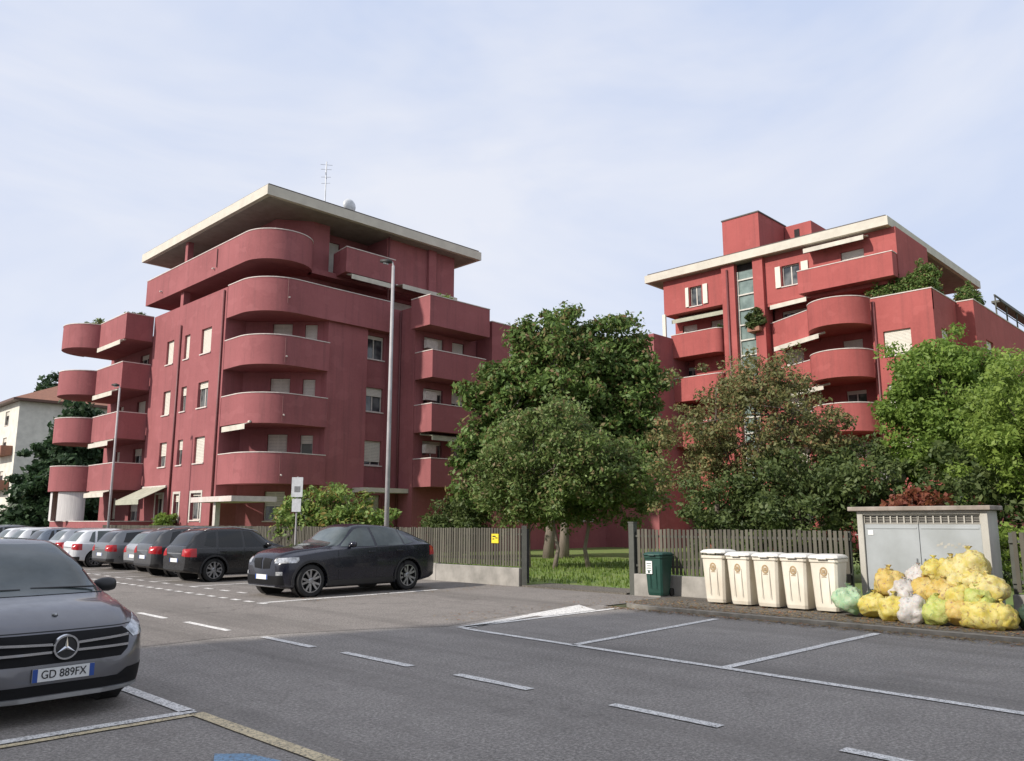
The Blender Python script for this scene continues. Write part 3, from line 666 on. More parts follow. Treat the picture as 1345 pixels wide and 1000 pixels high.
def building_right():
    B = empty('apartment_building', (0, 0, 0), 0, 'bright red apartment block with half drum balconies and planted terrace on the right', 'apartment building', 'red apartment blocks')
    w = MB(); wins = []
    h = [(.6, 2.1, F+.8, F+2.25) for F in FL]
    P = facade(w, (47.6, 17.2), (0, -1), 3.36, 0, 13.4, h)
    for i, q in enumerate(h): wins.append((P, *q, [.3, .6, .97, .9][i]))
    w.box(47.6, 47.8, 13.84, 17.2, 13.4, 14.6)
    h = [(a, a+1.4, F+.8, F+2.25) for F in FL for a in (1.2,)]
    P = facade(w, (47.6, 13.84), (1, 0), 4.3, 0, 14.6, h)
    for i, q in enumerate(h): wins.append((P, *q, .5))
    facade(w, (51.9, 13.84), (0, -1), .94, 0, 14.6, [])
    h = [(a, a+1.5, F+.8, F+2.25) for F in FL for a in (2, 7, 12, 17)]
    P = facade(w, (51.9, 12.9), (1, 0), 30, 0, 14.6, h)
    for i, q in enumerate(h): wins.append((P, *q, [.4, .9, .2, .7][i % 4]))
    w.box(48.0, 51.6, 14.3, 17.2, 0, 13.38); w.box(52.3, 81.9, 13.3, 30, 0, 13.4); w.box(49.1, 52.3, 17.2, 30, 0, 13.37)
    # recess behind drum and oblique parapets
    h = [(a, a+1.2, F+.05 if a > 3 else F+.8, F+2.3) for F in FL for a in (.9, 4.6)]
    P = facade(w, (48.7, 24.0), (0, -1), 6.8, 0, 13.4, h)
    for i, q in enumerate(h): wins.append((P, *q, [.3, .1, .8, .97][i % 4]))
    # stair strip
    w.box(47.9, 49.0, 26.0, 26.95, 0, 18.86); w.box(47.9, 49.0, 23.95, 24.65, 0, 18.86)
    # left wing with balconies
    h = [(a, a+1.2, F+.05 if a < 2 else F+.8, F+2.3) for F in FL for a in (.6, 2.9)]+[(.6, 1.8, 13.5, 15.7), (2.9, 4.1, 14.0, 15.7)]
    P = facade(w, (49.6, 31.8), (0, -1), 4.85, 0, 16.3, h)
    for i, q in enumerate(h): wins.append((P, *q, [.3, .6, .1, .95][i % 4]))
    P = facade(w, (48.2, 31.8), (0, -1), 4.85, 16.3, 18.86, [(2.15, 3.1, 16.6, 18.0)]); wins.append((P, 2.15, 3.1, 16.6, 18.0, .0))
    w.box(48.22, 49.9, 26.95, 31.8, 16.302, 16.45)
    w.box(50.0, 62, 26, 31.8, 13.3, 18.8); w.box(49.95, 62, 26, 31.8, 0, 13.3)
    # penthouse
    P = facade(w, (48.2, 23.95), (0, -1), 8.29, 15.7, 18.86, [(1.15, 2.35, 16.65, 18.0), (5.0, 6.4, 15.9, 18.0)])
    wins += [(P, 1.15, 2.35, 16.65, 18.0, .0), (P, 5.0, 6.4, 15.9, 18.0, .5)]
    P = facade(w, (49.3, 23.95), (0, -1), 8.0, 13.4, 15.7, [(.5, 2.6, 13.5, 15.3), (4.2, 6.2, 13.5, 15.3)])
    wins += [(P, .5, 2.6, 13.5, 15.3, .1), (P, 4.2, 6.2, 13.5, 15.3, .3)]
    w.box(48.22, 53.7, 15.9, 23.9, 15.5, 15.698)
    facade(w, (48.2, 15.66), (1, 0), 5.5, 15.5, 18.86, []); facade(w, (49.3, 15.95), (1, 0), 4.4, 13.4, 15.5, [])
    facade(w, (53.7, 15.66), (0, 1), 2.4, 13.4, 18.86, [])
    P = facade(w, (53.7, 18.0), (1, 0), 11, 13.4, 18.86, [(1.5, 3.5, 13.6, 16), (6, 8, 13.6, 16)]); wins += [(P, 1.5, 3.5, 13.6, 16, .2), (P, 6, 8, 13.6, 16, .2)]
    w.box(49.7, 64.6, 18.4, 26, 13.4, 18.8); w.box(50, 53.6, 16.3, 18.4, 13.4, 18.8)
    w.build('wall', M['red2'], B)
    for q in wins: window(B, *q[:5], q[5])
    # opened white shutters of two upper windows
    for y0, y1 in ((28.55, 28.2), (29.95, 29.7), (21.45, 21.0), (23.2, 22.85)):
        MB().box(48.1, 48.16, y1, y0, 16.6, 18.0).build('shutter', M['shutter'], B)
    s = MB().box(48.3, 48.34, 24.66, 25.99, 2.2, 18.3).build('stair_window', M['stair_glass'], B)
    q = MB()
    for zz in np.arange(2.2, 18.6, 1.03): q.box(48.2, 48.29, 24.66, 25.99, zz, zz+.09)
    q.box(48.21, 48.28, 24.66, 24.76, 2.3, 18.3); q.box(48.21, 48.28, 25.89, 25.99, 2.3, 18.3); q.build('frame', M['frame_w'], s)
    MB().box(48.35, 49.9, 24.6, 26.05, 0, 18.8).build('stair_core', M['dark'], B)
    for F in FL[1:]+[13.4]:
        balcony(B, arc(47.3, 18.9, 1.8, 90, 270, 20), F-.42, F+1.17, M['red2'], closing=[(48.75, 17.15), (48.75, 20.7)])
        balcony(B, [(48.75, 23.9), (48.6, 23.9), (46.95, 20.72)], F-.6, F+1.05, M['red2'], closing=[(48.75, 20.74)])
        if F > 5: balcony(B, [(49.55, 30.9), (47.6, 30.9), (47.6, 27.6)]+arc(48.1, 27.6, .5, 180, 270, 5)+[(49.5, 27.1)], F-.42, F+1.2, M['red2'])
    balcony(B, [(48.15, 21.4), (47.4, 21.4), (47.4, 15.7), (48.15, 15.7)], 15.72, 17.15, M['red2'])
    m = MB(); strip(m, offset([(47.6, 17.15), (47.6, 13.84), (51.9, 13.84), (51.9, 12.9), (81, 12.9)], -.03), .28, 14.602, 14.66); m.build('coping', M['coping'], B)
    r = MB().box(47.6, 66.2, 15.85, 33, 18.87, 19.42).build('roof', M['fascia'], B)
    MB().box(47.75, 66.05, 16.0, 32.85, 19.422, 19.54).build('roof_covering', M['tilebrown'], r)
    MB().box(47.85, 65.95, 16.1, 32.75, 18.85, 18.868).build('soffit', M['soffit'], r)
    MB().box(52, 56.3, 26.1, 29.0, 19.54, 23.7).build('lift_shaft', M['red2'], r)
    MB().box(51.95, 56.35, 26.05, 29.05, 23.702, 23.8).build('coping', M['tilebrown'], r)
    c = MB().box(56.0, 59.0, 24.0, 26.05, 19.54, 23.6).build('chimney_stack', M['red2'], r)
    MB().box(55.97, 55.995, 24.9, 25.3, 22.4, 23.2).build('vent', M['dark'], c)
    awning(B, (48.1, 20.9), (48.1, 17.2), (-.75, 0), 18.6, .1); awning(B, (48.9, 23.6), (48.5, 21.0), (-.9, 0), 15.65, .15)
    awning(B, (48.2, 23.2), (46.4, 19.5), (-.35, .2), 12.75, .05); awning(B, (48.0, 22.2), (46.6, 19.5), (-.35, .2), 9.7, .05)
    awning(B, (49.4, 31.3), (49.4, 27.2), (-1.0, 0), 16.25, .3, 'awn_green')
    MB().box(47.7, 47.85, 31.4, 31.65, 14.4, 16.28).build('post', M['shutter'], B)
    for x, y, z0, z1 in [(47.82, 26.5, 2, 18.5), (47.52, 17.0, .2, 14.4)]:
        MB().tube([(x, y, z0), (x, y, z1)], .07, 8).build('downpipe', M['pipe'], B, smooth=True)
    g = MB()
    for k in range(7): g.box(58+k*2.6, 58.08+k*2.6, 13.1, 13.18, 14.6, 16.1)
    g.box(57.9, 74, 13.1, 13.18, 16.1, 16.2); g.box(57.9, 74, 13.12, 13.16, 15.3, 15.36); g.box(59, 74, 13.0, 13.6, 15.9, 16.05)
    g.build('railing', M['postm'], B)
building_right()

def building_link():
    B = empty('apartment_building', (0, 0, 0), 0, 'shaded dark red linking wing behind the tall trees, lower than the two blocks beside it', 'apartment building', 'red apartment blocks')
    w = MB(); wins = []
    facade(w, (34.25, 36.6), (0, -1), 1.4, 0, 14.0, [])
    h = [(a, a+1.4, F+.8, F+2.25) for F in FL for a in (1.5, 5.0, 8.5)]
    P = facade(w, (34.25, 35.2), (1, 0), 11.05, 0, 14.0, h)
    for i, q in enumerate(h): wins.append((P, *q, [.4, .9, .1][i % 3]))
    facade(w, (45.3, 35.2), (0, -1), 4.4, 0, 14.4, [])
    facade(w, (45.3, 30.8), (1, 0), 4.3, 0, 14.4, [])
    w.box(34.7, 49.4, 35.6, 45, 0, 13.9); w.box(45.7, 49.4, 31.2, 35.6, 0, 14.3)
    w.build('wall', M['red1'], B)
    for q in wins: window(B, *q[:5], q[5])
    m = MB(); strip(m, offset([(34.25, 36.6), (34.25, 35.2), (45.28, 35.2)], -.03), .3, 14.002, 14.06); m.build('coping', M['coping'], B)
building_link()

def pale_house():
    B = empty('house', (0, 0, 0), 0, 'pale house with a terracotta tiled roof at the far left behind the conifer', 'house')
    w = MB()
    h = [(a, a+1.6, z0, z0+1.7) for z0 in (2, 6, 10, 13.2) for a in (2, 7.5, 12.5)]
    P = facade(w, (27, 125), (0, -1), 18, 0, 16, h)
    P2 = facade(w, (27, 107), (1, 0), 13, 0, 16, [])
    w.box(27.5, 40, 107.5, 125, 0, 15.9); w.build('wall', M['white'], B)
    for q in h: window(B, P, *q, .3, frame='frame_b')
    r = MB(); e = .8
    r.add([(27-e,107-e,16),(40+e,107-e,16),(40+e,125+e,16),(27-e,125+e,16),(33.5,112,19.2),(33.5,120,19.2)], [(0,1,4),(1,2,5,4),(2,3,5),(3,0,4,5),(3,2,1,0)])
    r.build('roof', M['terracotta'], B)
    MB().box(26.1, 40.9, 106.1, 125.9, 15.7, 15.98).build('eaves', M['frame_b'], B)
    for k, z0 in enumerate((5.4, 9.4)): MB().box(25.8, 26.98, 108, 113, z0, z0+1.1).build('balcony', M['terracotta'], B)
pale_house()
def block_across():
    B = empty('apartment_building', (0, 0, 0), 0, 'pale apartment block across the road behind the viewer, casting its shade over the near road', 'apartment building')
    w = MB(); X0, Y0, H0 = -11.4, 16.2, 17.0
    h = [(a, a+1.4, z0, z0+1.5) for z0 in (1.2, 4.4, 7.6, 10.8, 13.8) for a in range(2, 50, 4)]
    facade(w, (X0, Y0-52), (0, 1), 52, 0, H0, h)
    w.box(X0-12, X0-.3, Y0-52, Y0-.002, 0, H0-.02); w.box(X0-12.4, X0+.02, Y0-52.3, Y0+.02, H0, H0+.3); w.build('wall', M['white'], B)
    g = MB()
    for a, b_, c_, e_ in h: g.box(X0-.26, X0-.2, Y0-52+a+.002, Y0-52+b_-.002, c_+.002, e_-.002)
    g.build('window', M['glass'], B)
block_across()

# terrace plants
def plant(loc, ells, label, mat, n=40, size=.09, seed=1, nper=60, crad=(.15, .35), group=None):
    rg = np.random.default_rng(seed); t = empty('terrace_plant', loc, 0, label, 'plant', group)
    c = crown_points(ells, n, rg, .3); c[:, 2] = np.maximum(c[:, 2], .1)
    leafcloud('foliage', c, rg.uniform(*crad, len(c)), nper, size, mat, t, .8, seed)
    m = MB()
    for e in ells: m.obox((e[0], e[1]), (1, 0), max(.2, e[3]*.7), max(.15, e[4]*.7), 0, .28)
    m.build('planter', M['terracotta'], t); return t
plant((47.98+.35, 15.5, 14.32), [(0, 1.3, .6, .35, .7, .65), (0, .4, .75, .35, .8, .65), (0, -.5, .85, .35, .7, .75), (0, -1.2, 1.1, .35, .6, .95)], 'long green hedge along the lit front of the right block terrace', L_green, 190, .08, 2)
plant((50.0, 14.6, 14.32), [(0, 0, .6, 1.3, .4, .7)], 'grey green bush at the shaded corner of the terrace parapet', L_olive, 50, .10, 3)
plant((54.5, 13.7, 14.32), [(0, 0, .9, 1.8, .4, .9)], 'dark arching bush at the right end of the terrace parapet', L_green, 110, .08, 4)
plant((47.9, 24.6, 13.9), [(0, 0, .9, .6, .6, .9)], 'leafy pot plant beside the tall stair window of the right block', L_deep, 45, .10, 5)
plant((49.0, 27.6, 13.45), [(0, 0, .8, .4, .4, .8)], 'small plant at the end of the left terrace of the right block', L_deep, 25, .10, 6)
plant((19.3, 53.0, 13.75), [(0, 0, .8, .5, 1.2, .45)], 'dark plants on the square top balcony of the left block', L_deep, 45, .12, 7)
plant((18.6, 57.4, 13.75), [(0, 0, .9, .9, .9, .45)], 'thin plants on the topmost rounded balcony at the far left', L_olive, 28, .10, 8, 40)
plant((30.6, 35.6, 13.35), [(0, 0, 1.1, .7, .35, .5), (1.8, 0, 1.0, .5, .3, .3)], 'yellowish plants on the top balcony left of the trees', L_bush, 34, .09, 9, 45)
plant((19.4, 46.3, .05), [(0, 0, 1.5, .5, .9, .7)], 'bright green bush at the foot of the left block under its white framed windows', L_bright, 50, .10, 10)

# ------------------------------------------------------------------ fences, gate, kiosk, bins
FX = 16.6
def fence(y0, y1, label, seed, zb=.0):
    rnd = random.Random(seed); t = empty('fence', (FX, y0, 0), 0, label, 'fence', 'slatted fences on a low concrete wall')
    L = y1-y0
    m = MB(); n = max(1, int(L/3.2))
    for k in range(n): m.box(-.11, .11, k*L/n+.006, (k+1)*L/n-.006, -.02, .5+rnd.uniform(-.012, .012))
    m.build('base_wall', M['conc'], t, bevel=.012)
    s = MB(); y = .06
    while y < L-.05:
        w = .034+rnd.uniform(-.003, .003); a = rnd.uniform(-.012, .012)
        s.box(-.035+a*.3, -.012+a*.3, y-w, y+w, .53, 1.575+rnd.uniform(-.012, .012)); y += .108+rnd.uniform(-.006, .006)
    s.build('slat_panel', M['slat'], t)
    r = MB(); r.box(-.008, .03, 0, L, .68, .73); r.box(-.008, .03, 0, L, 1.38, 1.43); r.build('rail', M['postm'], t)
    k = 0
    while k <= n:
        MB().box(.03, .09, min(L-.06, k*L/n), min(L, k*L/n+.06), .45, 1.56).build('post', M['postm'], t); k += 1
    return t
fence(15.85, 47.5, 'long grey green slatted fence behind the dark parked cars, left of the gateway', 1)
fence(6.75, 12.0, 'slatted fence behind the cream bins, between the gateway and the kiosk', 2)
fence(-8, 3.95, 'slatted fence right of the kiosk, running out of the photo', 3)
g = empty('gate', (FX, 15.8, 0), R(44), 'dark metal gate leaf standing open beside the left fence end', 'gate')
MB().box(-.09, .07, -.10, .04, 0, 1.64).build('gate_post', M['postm'], g)
m = MB(); m.box(.10, 2.1, -.16, -.12, .12, .18); m.box(.10, 2.1, -.16, -.12, 1.46, 1.52)
for k in range(14): m.box(.12+k*.145, .15+k*.145, -.155, -.125, .18, 1.46)
m.box(.07, .12, -.17, -.11, .08, 1.56)
m.build('gate_leaf', M['gatem'], g)
p = MB().box(-.075, .075, -.05, .1, 0, 1.72); p.box(-.085, .085, -.06, .11, 1.72, 1.75)
gp = empty('gate_post', (FX, 12.05, 0), 0, 'tall dark gate post at the right side of the gateway', 'gate post'); o = p.build('post', M['postm'], gp)
MB().box(-.02, .02, -.06, -.051, .3, 1.5).build('hinge_rail', M['gatem'], gp)
# yellow notice on fence
ys = empty('notice_board', (FX-.05, 16.85, 1.28), 0, 'small yellow notice fixed on the fence left of the gate', 'sign')
MB().box(-.012, 0, -.14, .14, -.13, .13).build('panel', M['yellow'], ys)
m = MB(); m.box(-.0145, -.012, -.03, .10, .04, .075); m.box(-.0145, -.012, .02, .10, -.03, .0); m.box(-.0145, -.012, -.11, -.02, .0, .03); m.build('lettering', M['ink'], ys)

# grey kiosk
K = empty('kiosk', (16.2, 5.28, 0), 0, 'grey utility kiosk with metal doors and flat concrete slab behind the rubbish bags', 'kiosk')
m = MB(); hw = 1.14
m.box(0, .18, hw-.11, hw, 0, 1.95); m.box(0, .18, -hw, -hw+.12, 0, 1.95); m.box(0, .18, -hw+.12, hw-.11, 1.885, 1.95); m.box(0, .18, -hw+.12, hw-.11, 0, .10)
m.box(.18, .62, -hw, -hw+.1, 0, 1.95); m.box(.18, .62, hw-.1, hw, 0, 1.95); m.box(  .52, .62, -hw+.1, hw-.1, 0, 1.95)
m.build('wall', M['kioskw'], K, bevel=.008)
MB().box(-.10, .72, -hw-.08, hw+.14, 1.953, 2.035).build('roof_slab', M['kioskr'], K, bevel=.015)
for s, (a, b) in enumerate(((.035, hw-.12), (-hw+.13, .025))):
    d = MB().box(.045, .085, a, b, .115, 1.70)
    d.box(.035, .044, a+.03, b-.03, .16, .19); d.box(.035, .044, a+.03, b-.03, 1.62, 1.65)
    dd = d.build('door', M['kioskd'], K, bevel=.004)
    l = MB(); l.box(.05, .06, a, b, 1.705, 1.72); l.box(.05, .06, a, b, 1.855, 1.88)
    for k in range(9): l.box(.045, .065, a+(b-a)*k/8-.012, a+(b-a)*k/8+.012, 1.72, 1.855)
    for k in range(4): l.box(.066, .078, a, b, 1.73+.032*k, 1.738+.032*k)
    l.build('louvre', M['kioskw'], dd)
    MB().box(.085, .10, a, b, 1.70, 1.88).build('louvre_back', M['dark'], dd)
    MB().tube([(.03, (.10 if s == 0 else -.04), .95), (.03, (.10 if s == 0 else -.04), 1.08)], .012, 6).build('handle', M['satin'], dd)
MB().box(.035, .045, .86, .96, 1.50, 1.59).build('notice', M['plate'], K)
m = MB()
for k in range(9):
    y, z0 = -.25-.06*k, 1.30+.03*math.sin(k*2.3); m.add([(.0425, y, z0), (.0425, y-.05, z0+.01), (.0425, y-.06, z0+.05+.02*math.sin(k)), (.0425, y-.01, z0+.045)], [(0, 1, 2, 3)])
m.build('paint_smear', M['kioskw'], K)
# bins
def wheelie(label, y, rot=0, body='binw', lid='binlid', x=15.35, decal=True, group='cream wheelie bins in a row', name='wheelie_bin', ajar=0.):
    t = empty(name, (x, y, .062), rot, label, 'bin', group)
    m = MB(); n = 6
    def ring(z, x0, x1, hy, c=.05):
        return [(x0+c, -hy, z), (x1-c, -hy, z), (x1, -hy+c, z), (x1, hy-c, z), (x1-c, hy, z), (x0+c, hy, z), (x0, hy-c, z), (x0, -hy+c, z)]
    lv = [ring(.03, .10, .52, .225), ring(.10, .075, .53, .235), ring(.55, .04, .60, .255), ring(.93, .015, .66, .275), ring(.932, -.01, .68, .29), ring(.99, -.012, .685, .292)]
    o = []
    for r_ in lv: o += r_
    fs = [tuple(range(8))[::-1]]+[(i*8+k, i*8+(k+1) % 8, (i+1)*8+(k+1) % 8, (i+1)*8+k) for i in range(len(lv)-1) for k in range(8)]+[tuple(range(40, 48))]
    m.add(o, fs)
    for k in (-.09, .09): m.box(.012, .03, k-.008, k+.008, .2, .75)
    m.build('body', M[body], t, bevel=.014)
    l = MB(); lv = [ring(.995, -.045, .70, .30, .06), ring(1.02, -.05, .70, .305, .06), ring(1.06, .0, .66, .27, .08), ring(1.075, .08, .58, .19, .08)]
    o = []
    for r_ in lv: o += r_
    l.add(o, [tuple(range(8))[::-1]]+[(i*8+k, i*8+(k+1) % 8, (i+1)*8+(k+1) % 8, (i+1)*8+k) for i in range(3) for k in range(8)]+[tuple(range(24, 32))])
    l.box(-.075, -.045, -.10, .10, .985, 1.02)
    lo = l.build('lid', M[lid], t, bevel=.012)
    if ajar: lo.location = (0, 0, ajar*.35); lo.rotation_euler = (0, ajar*.12, 0)
    MB().tube([(.70, -.24, 1.0), (.76, -.24, 1.0), (.76, .24, 1.0), (.70, .24, 1.0)], .014, 6).build('handle', M[lid], t)
    for s in (-1, 1):
        MB().lathe([(.03, -.025), (.10, -.025), (.10, .025), (.03, .025)], (.56, s*.25, .10), 'y', 18).build('wheel', M['tyre'], t)
    t.scale = (.94, .94, 1.0) if decal else (.84, .84, .93)
    if decal:
        d = MB(); n = 16
        for k in range(n):
            a, b = 2*math.pi*k/n, 2*math.pi*(k+1)/n
            d.add([(.0195+.00, .075*math.cos(a), .76+.085*math.sin(a)), (.0195, .075*math.cos(b), .76+.085*math.sin(b)), (.021, .045*math.cos(b), .76+.05*math.sin(b)), (.021, .045*math.cos(a), .76+.05*math.sin(a))], [(0, 1, 2, 3)])
        d.box(.014, .0195, -.03, .03, .73, .79); d.box(.024, .028, -.05, .05, .655, .665)
        q = d.build('decal', M['decal'], t)
    return t
bx = ['leftmost cream wheelie bin, its lid slightly lifted, nearest the green bin', 'second cream wheelie bin from the green bin', 'middle one of the five cream wheelie bins', 'fourth cream wheelie bin, with writing under its round mark', 'rightmost cream wheelie bin, next to the pale green bag']
for i, lab in enumerate(bx):
    wheelie(lab, 9.17-.595*i+(0, .015, -.01, .01, -.01)[i], R((3, -3, 2, -1, 4)[i]), x=15.33+(.05, .02, 0, .02, .0)[i], ajar=.12 if i == 0 else 0)
G_ = wheelie('dark green wheelie bin with a white label beside the right gate post', 11.0, R(4), 'bing', 'bing', 15.85, False, None)
m = MB().box(.008, .014, .02, .22, .55, .86); m.build('label', M['plate'], G_)
m = MB()
for k in range(4): m.box(.005, .008, .05, .19-.02*(k % 2), .79-.055*k, .805-.055*k)
m.box(.005, .008, .09, .15, .57, .62); m.build('lettering', M['bing'], G_)
# rubbish bags
S_Y = [sackmat('yellow_bag_film', (.66, .54, .09), (.74, .66, .26), (.42, .30, .11)), sackmat('pale_yellow_bag_film', (.68, .57, .14), (.74, .66, .34), (.44, .32, .13)), sackmat('orange_yellow_bag_film', (.62, .43, .08), (.70, .56, .22), (.38, .24, .13))]
S_W = sackmat('milky_bag_film', (.62, .58, .54), (.72, .70, .67), (.46, .42, .40)); S_G = sackmat('green_bag_film', (.40, .60, .36), (.58, .68, .48), (.25, .42, .28)); S_L = sackmat('lime_bag_film', (.50, .56, .12), (.62, .62, .22), (.34, .40, .12)); S_D = sackmat('dark_green_bag_film', (.05, .09, .06), (.09, .13, .10), (.03, .05, .04))
def sack(loc, r, mat, label, seed, squash=1., lean=(0, 0), cat='rubbish bag', long=1.):
    rnd = random.Random(seed); t = empty('rubbish_bag', (loc[0], loc[1], loc[2]), rnd.uniform(0, 6.3) if long == 1 else 0, label, cat, 'rubbish bags heaped in front of the kiosk')
    bm = bmesh.new(); bmesh.ops.create_icosphere(bm, subdivisions=4, radius=1)
    from mathutils import noise as mn
    off = Vector((seed*3.1, seed*1.7, 0))
    for v in bm.verts:
        p = v.co.copy(); u = p.z
        th = math.atan2(p.y, p.x)
        pleat = (.10*math.sin(th*7+seed)+.06*math.sin(th*13+seed*2))*max(0, u)**1.2
        k = 1+.24*mn.noise(p*1.4+off)+.12*mn.noise(p*3.4+off)+.06*mn.noise(p*9+off)-pleat
        rad = math.sqrt(max(0, 1-u*u))
        if u > .55: k *= 1-.25*(u-.55)
        v.co = Vector((p.x*k*r, p.y*k*r*long, max(-.72, p.z*k)*r*squash))
        if u > .93: v.co.z += r*.10
    me = bpy.data.meshes.new('film'); bm.to_mesh(me); bm.free(); me.materials.append(mat); me.shade_smooth()
    o = bpy.data.objects.new('film', me); COL.objects.link(o); o.parent = t
    m = MB().lathe([(.05*r, .95*r*squash), (.10*r, 1.02*r*squash), (.05*r, 1.08*r*squash), (.13*r, 1.2*r*squash), (.20*r, 1.28*r*squash), (.0, 1.18*r*squash)], n=9)
    m.v = [(x+rnd.uniform(-.02, .02)*r*3, y+rnd.uniform(-.02, .02)*r*3, z+rnd.uniform(-.03, .03)*r) for x, y, z in m.v]
    m.build('knot', mat, t, smooth=True)
    o.rotation_euler = (R(lean[0]), R(lean[1]), 0)
    return t
k_ = .957
bags = [ # y, z, r, x, mat, label
 (6.28, .30, .26, 15.2, S_G, 'pale green rubbish bag between the rightmost cream bin and the kiosk'),
 (5.62, .66, .27, 15.45, S_Y[2], 'orange yellow bag standing against the left kiosk door at the left end of the heap'),
 (5.80, .25, .22, 15.15, S_Y[0], 'yellow bag lying at the lower left end of the heap'),
 (5.42, .24, .24, 15.0, S_Y[0], 'yellow bag on the ground right of the lower left bag'),
 (5.30, .52, .22, 15.25, S_W, 'milky white bag resting on the second layer at the left of the heap'),
 (5.10, .24, .25, 14.95, S_W, 'milky white bag on the ground near the middle left of the heap'),
 (5.17, .78, .22, 15.6, S_W, 'bluish white bag high against the kiosk door'),
 (4.90, .90, .24, 15.6, S_Y[0], 'yellow bag on the top layer left of the peak'),
 (4.98, .56, .23, 15.3, S_Y[2], 'dull yellow bag in the middle layer below the upper yellow bags'),
 (4.33, 1.02, .29, 15.6, S_Y[1], 'pale yellow bag at the very top of the heap'),
 (4.62, .93, .25, 15.6, S_Y[1], 'creamy yellow bag beside the topmost bag'),
 (4.66, .55, .24, 15.2, S_Y[2], 'orange yellow bag in the centre of the heap'),
 (4.47, .74, .24, 15.4, S_Y[1], 'pale yellow bag just under the topmost bag'),
 (4.15, .72, .25, 15.4, S_Y[1], 'pale yellow bag right of centre on the third layer'),
 (4.70, .24, .24, 14.95, S_L, 'lime green tinted bag on the ground in the centre'),
 (4.36, .24, .23, 14.92, S_Y[2], 'orange yellow bag on the ground right of the lime tinted one'),
 (3.90, .62, .27, 15.35, S_Y[1], 'creamy bag with darker patches at the upper right of the heap'),
 (4.05, .42, .25, 15.1, S_L, 'lime green bag in the second layer at the right'),
 (3.92, .23, .26, 14.92, S_Y[0], 'bright yellow bag lying at the lower right of the heap'),
 (3.55, .23, .22, 15.0, S_Y[0], 'yellow bag at the right end of the heap'),
 (4.38, .48, .22, 15.1, S_Y[0], 'yellow bag wedged in the second layer right of centre'),
]
for i, (y, zz, r, x, mt, lab) in enumerate(bags): sack((x, y if y > 4.3 else 4.3-(4.3-y)*.72, max(.05+.7*r, zz*k_*.95+.05)), r*1.06, mt, lab, i+1, .92, (random.uniform(-25, 25), random.uniform(-25, 25)), long=1.25 if i in (2, 18) else 1.)
sack((15.3, 3.38, .24), .25, S_D, 'dark green rubbish bag on the pavement at the right edge beside the yellow heap', 40, 1)
sack((15.7, 6.05, .24), .22, S_D, 'dark bag in the shadow between the pale green bag and the kiosk', 41, 1)

# street furniture
def pole(loc, h, label, r0=.085, r1=.045, arm=None):
    t = empty('street_lamp', loc, 0, label, 'street lamp', 'pale street lamp posts')
    m = MB().tube([(0, 0, -.02), (0, 0, h*.5), (0, 0, h)], [r0, (r0+r1)/2, r1], 14); m.build('pole', M['galv'], t, smooth=True)
    MB().lathe([(r0+.05, 0), (r0+.05, .12), (r0+.005, .16)], n=14).build('collar', M['conc'], t)
    q = MB().tube([(0, 0, h), (-.02, .02, h+.12), (-.08, .09, h+.16)], .03, 8); q.build('arm', M['galv'], t)
    q = MB(); q.tube([(-.03, .03, h+.14), (-.14, .16, h+.17), (-.30, .34, h+.18)], [.05, .09, .05], 12); ho = q.build('lamp_head', M['gatem'], t, smooth=True)
    MB().tube([(-.12, .14, h+.10), (-.22, .26, h+.11)], [.05, .04], 10).build('lens', M['lamp_glass'], ho)
    return t
pole((16.2, 21.5, 0), 10.35, 'tall pale lamp post in front of the left red building, behind the nearest dark car', .085, .05)
pole((16.2, 45.6, 0), 8.9, 'thinner pale lamp post in front of the rounded balconies at the far left', .075, .05)
s = empty('street_sign', (15.6, 26.0, 0), 0, 'pale sign on a thin post behind the parked cars, two panels one above the other', 'sign')
MB().tube([(0, 0, 0), (0, 0, 3.35)], .03, 8).build('post', M['galv'], s)
u = (.70, -.71)
MB().obox((-.04, -.04), u, .20, .012, 2.62, 3.32).build('panel', M['signw'], s)
MB().obox((-.04, -.04), u, .16, .012, 2.10, 2.56).build('panel', M['signw'], s)
MB().obox((-.05, -.055), u, .10, .004, 2.80, 3.0).build('plate', M['satin'], s)
gl = empty('garden_lamp', (25.4, 8.9, 0), 0, 'grey domed garden lamp rising above the kiosk roof', 'lamp')
MB().tube([(0, 0, 0), (0, 0, 2.9)], .05, 8).build('pole', M['postm'], gl)
MB().lathe([(.06, 2.85), (.32, 2.95), (.42, 3.12), (.30, 3.24), (.12, 3.32), (0, 3.34)], n=20).build('dome', M['galv'], gl, smooth=True)

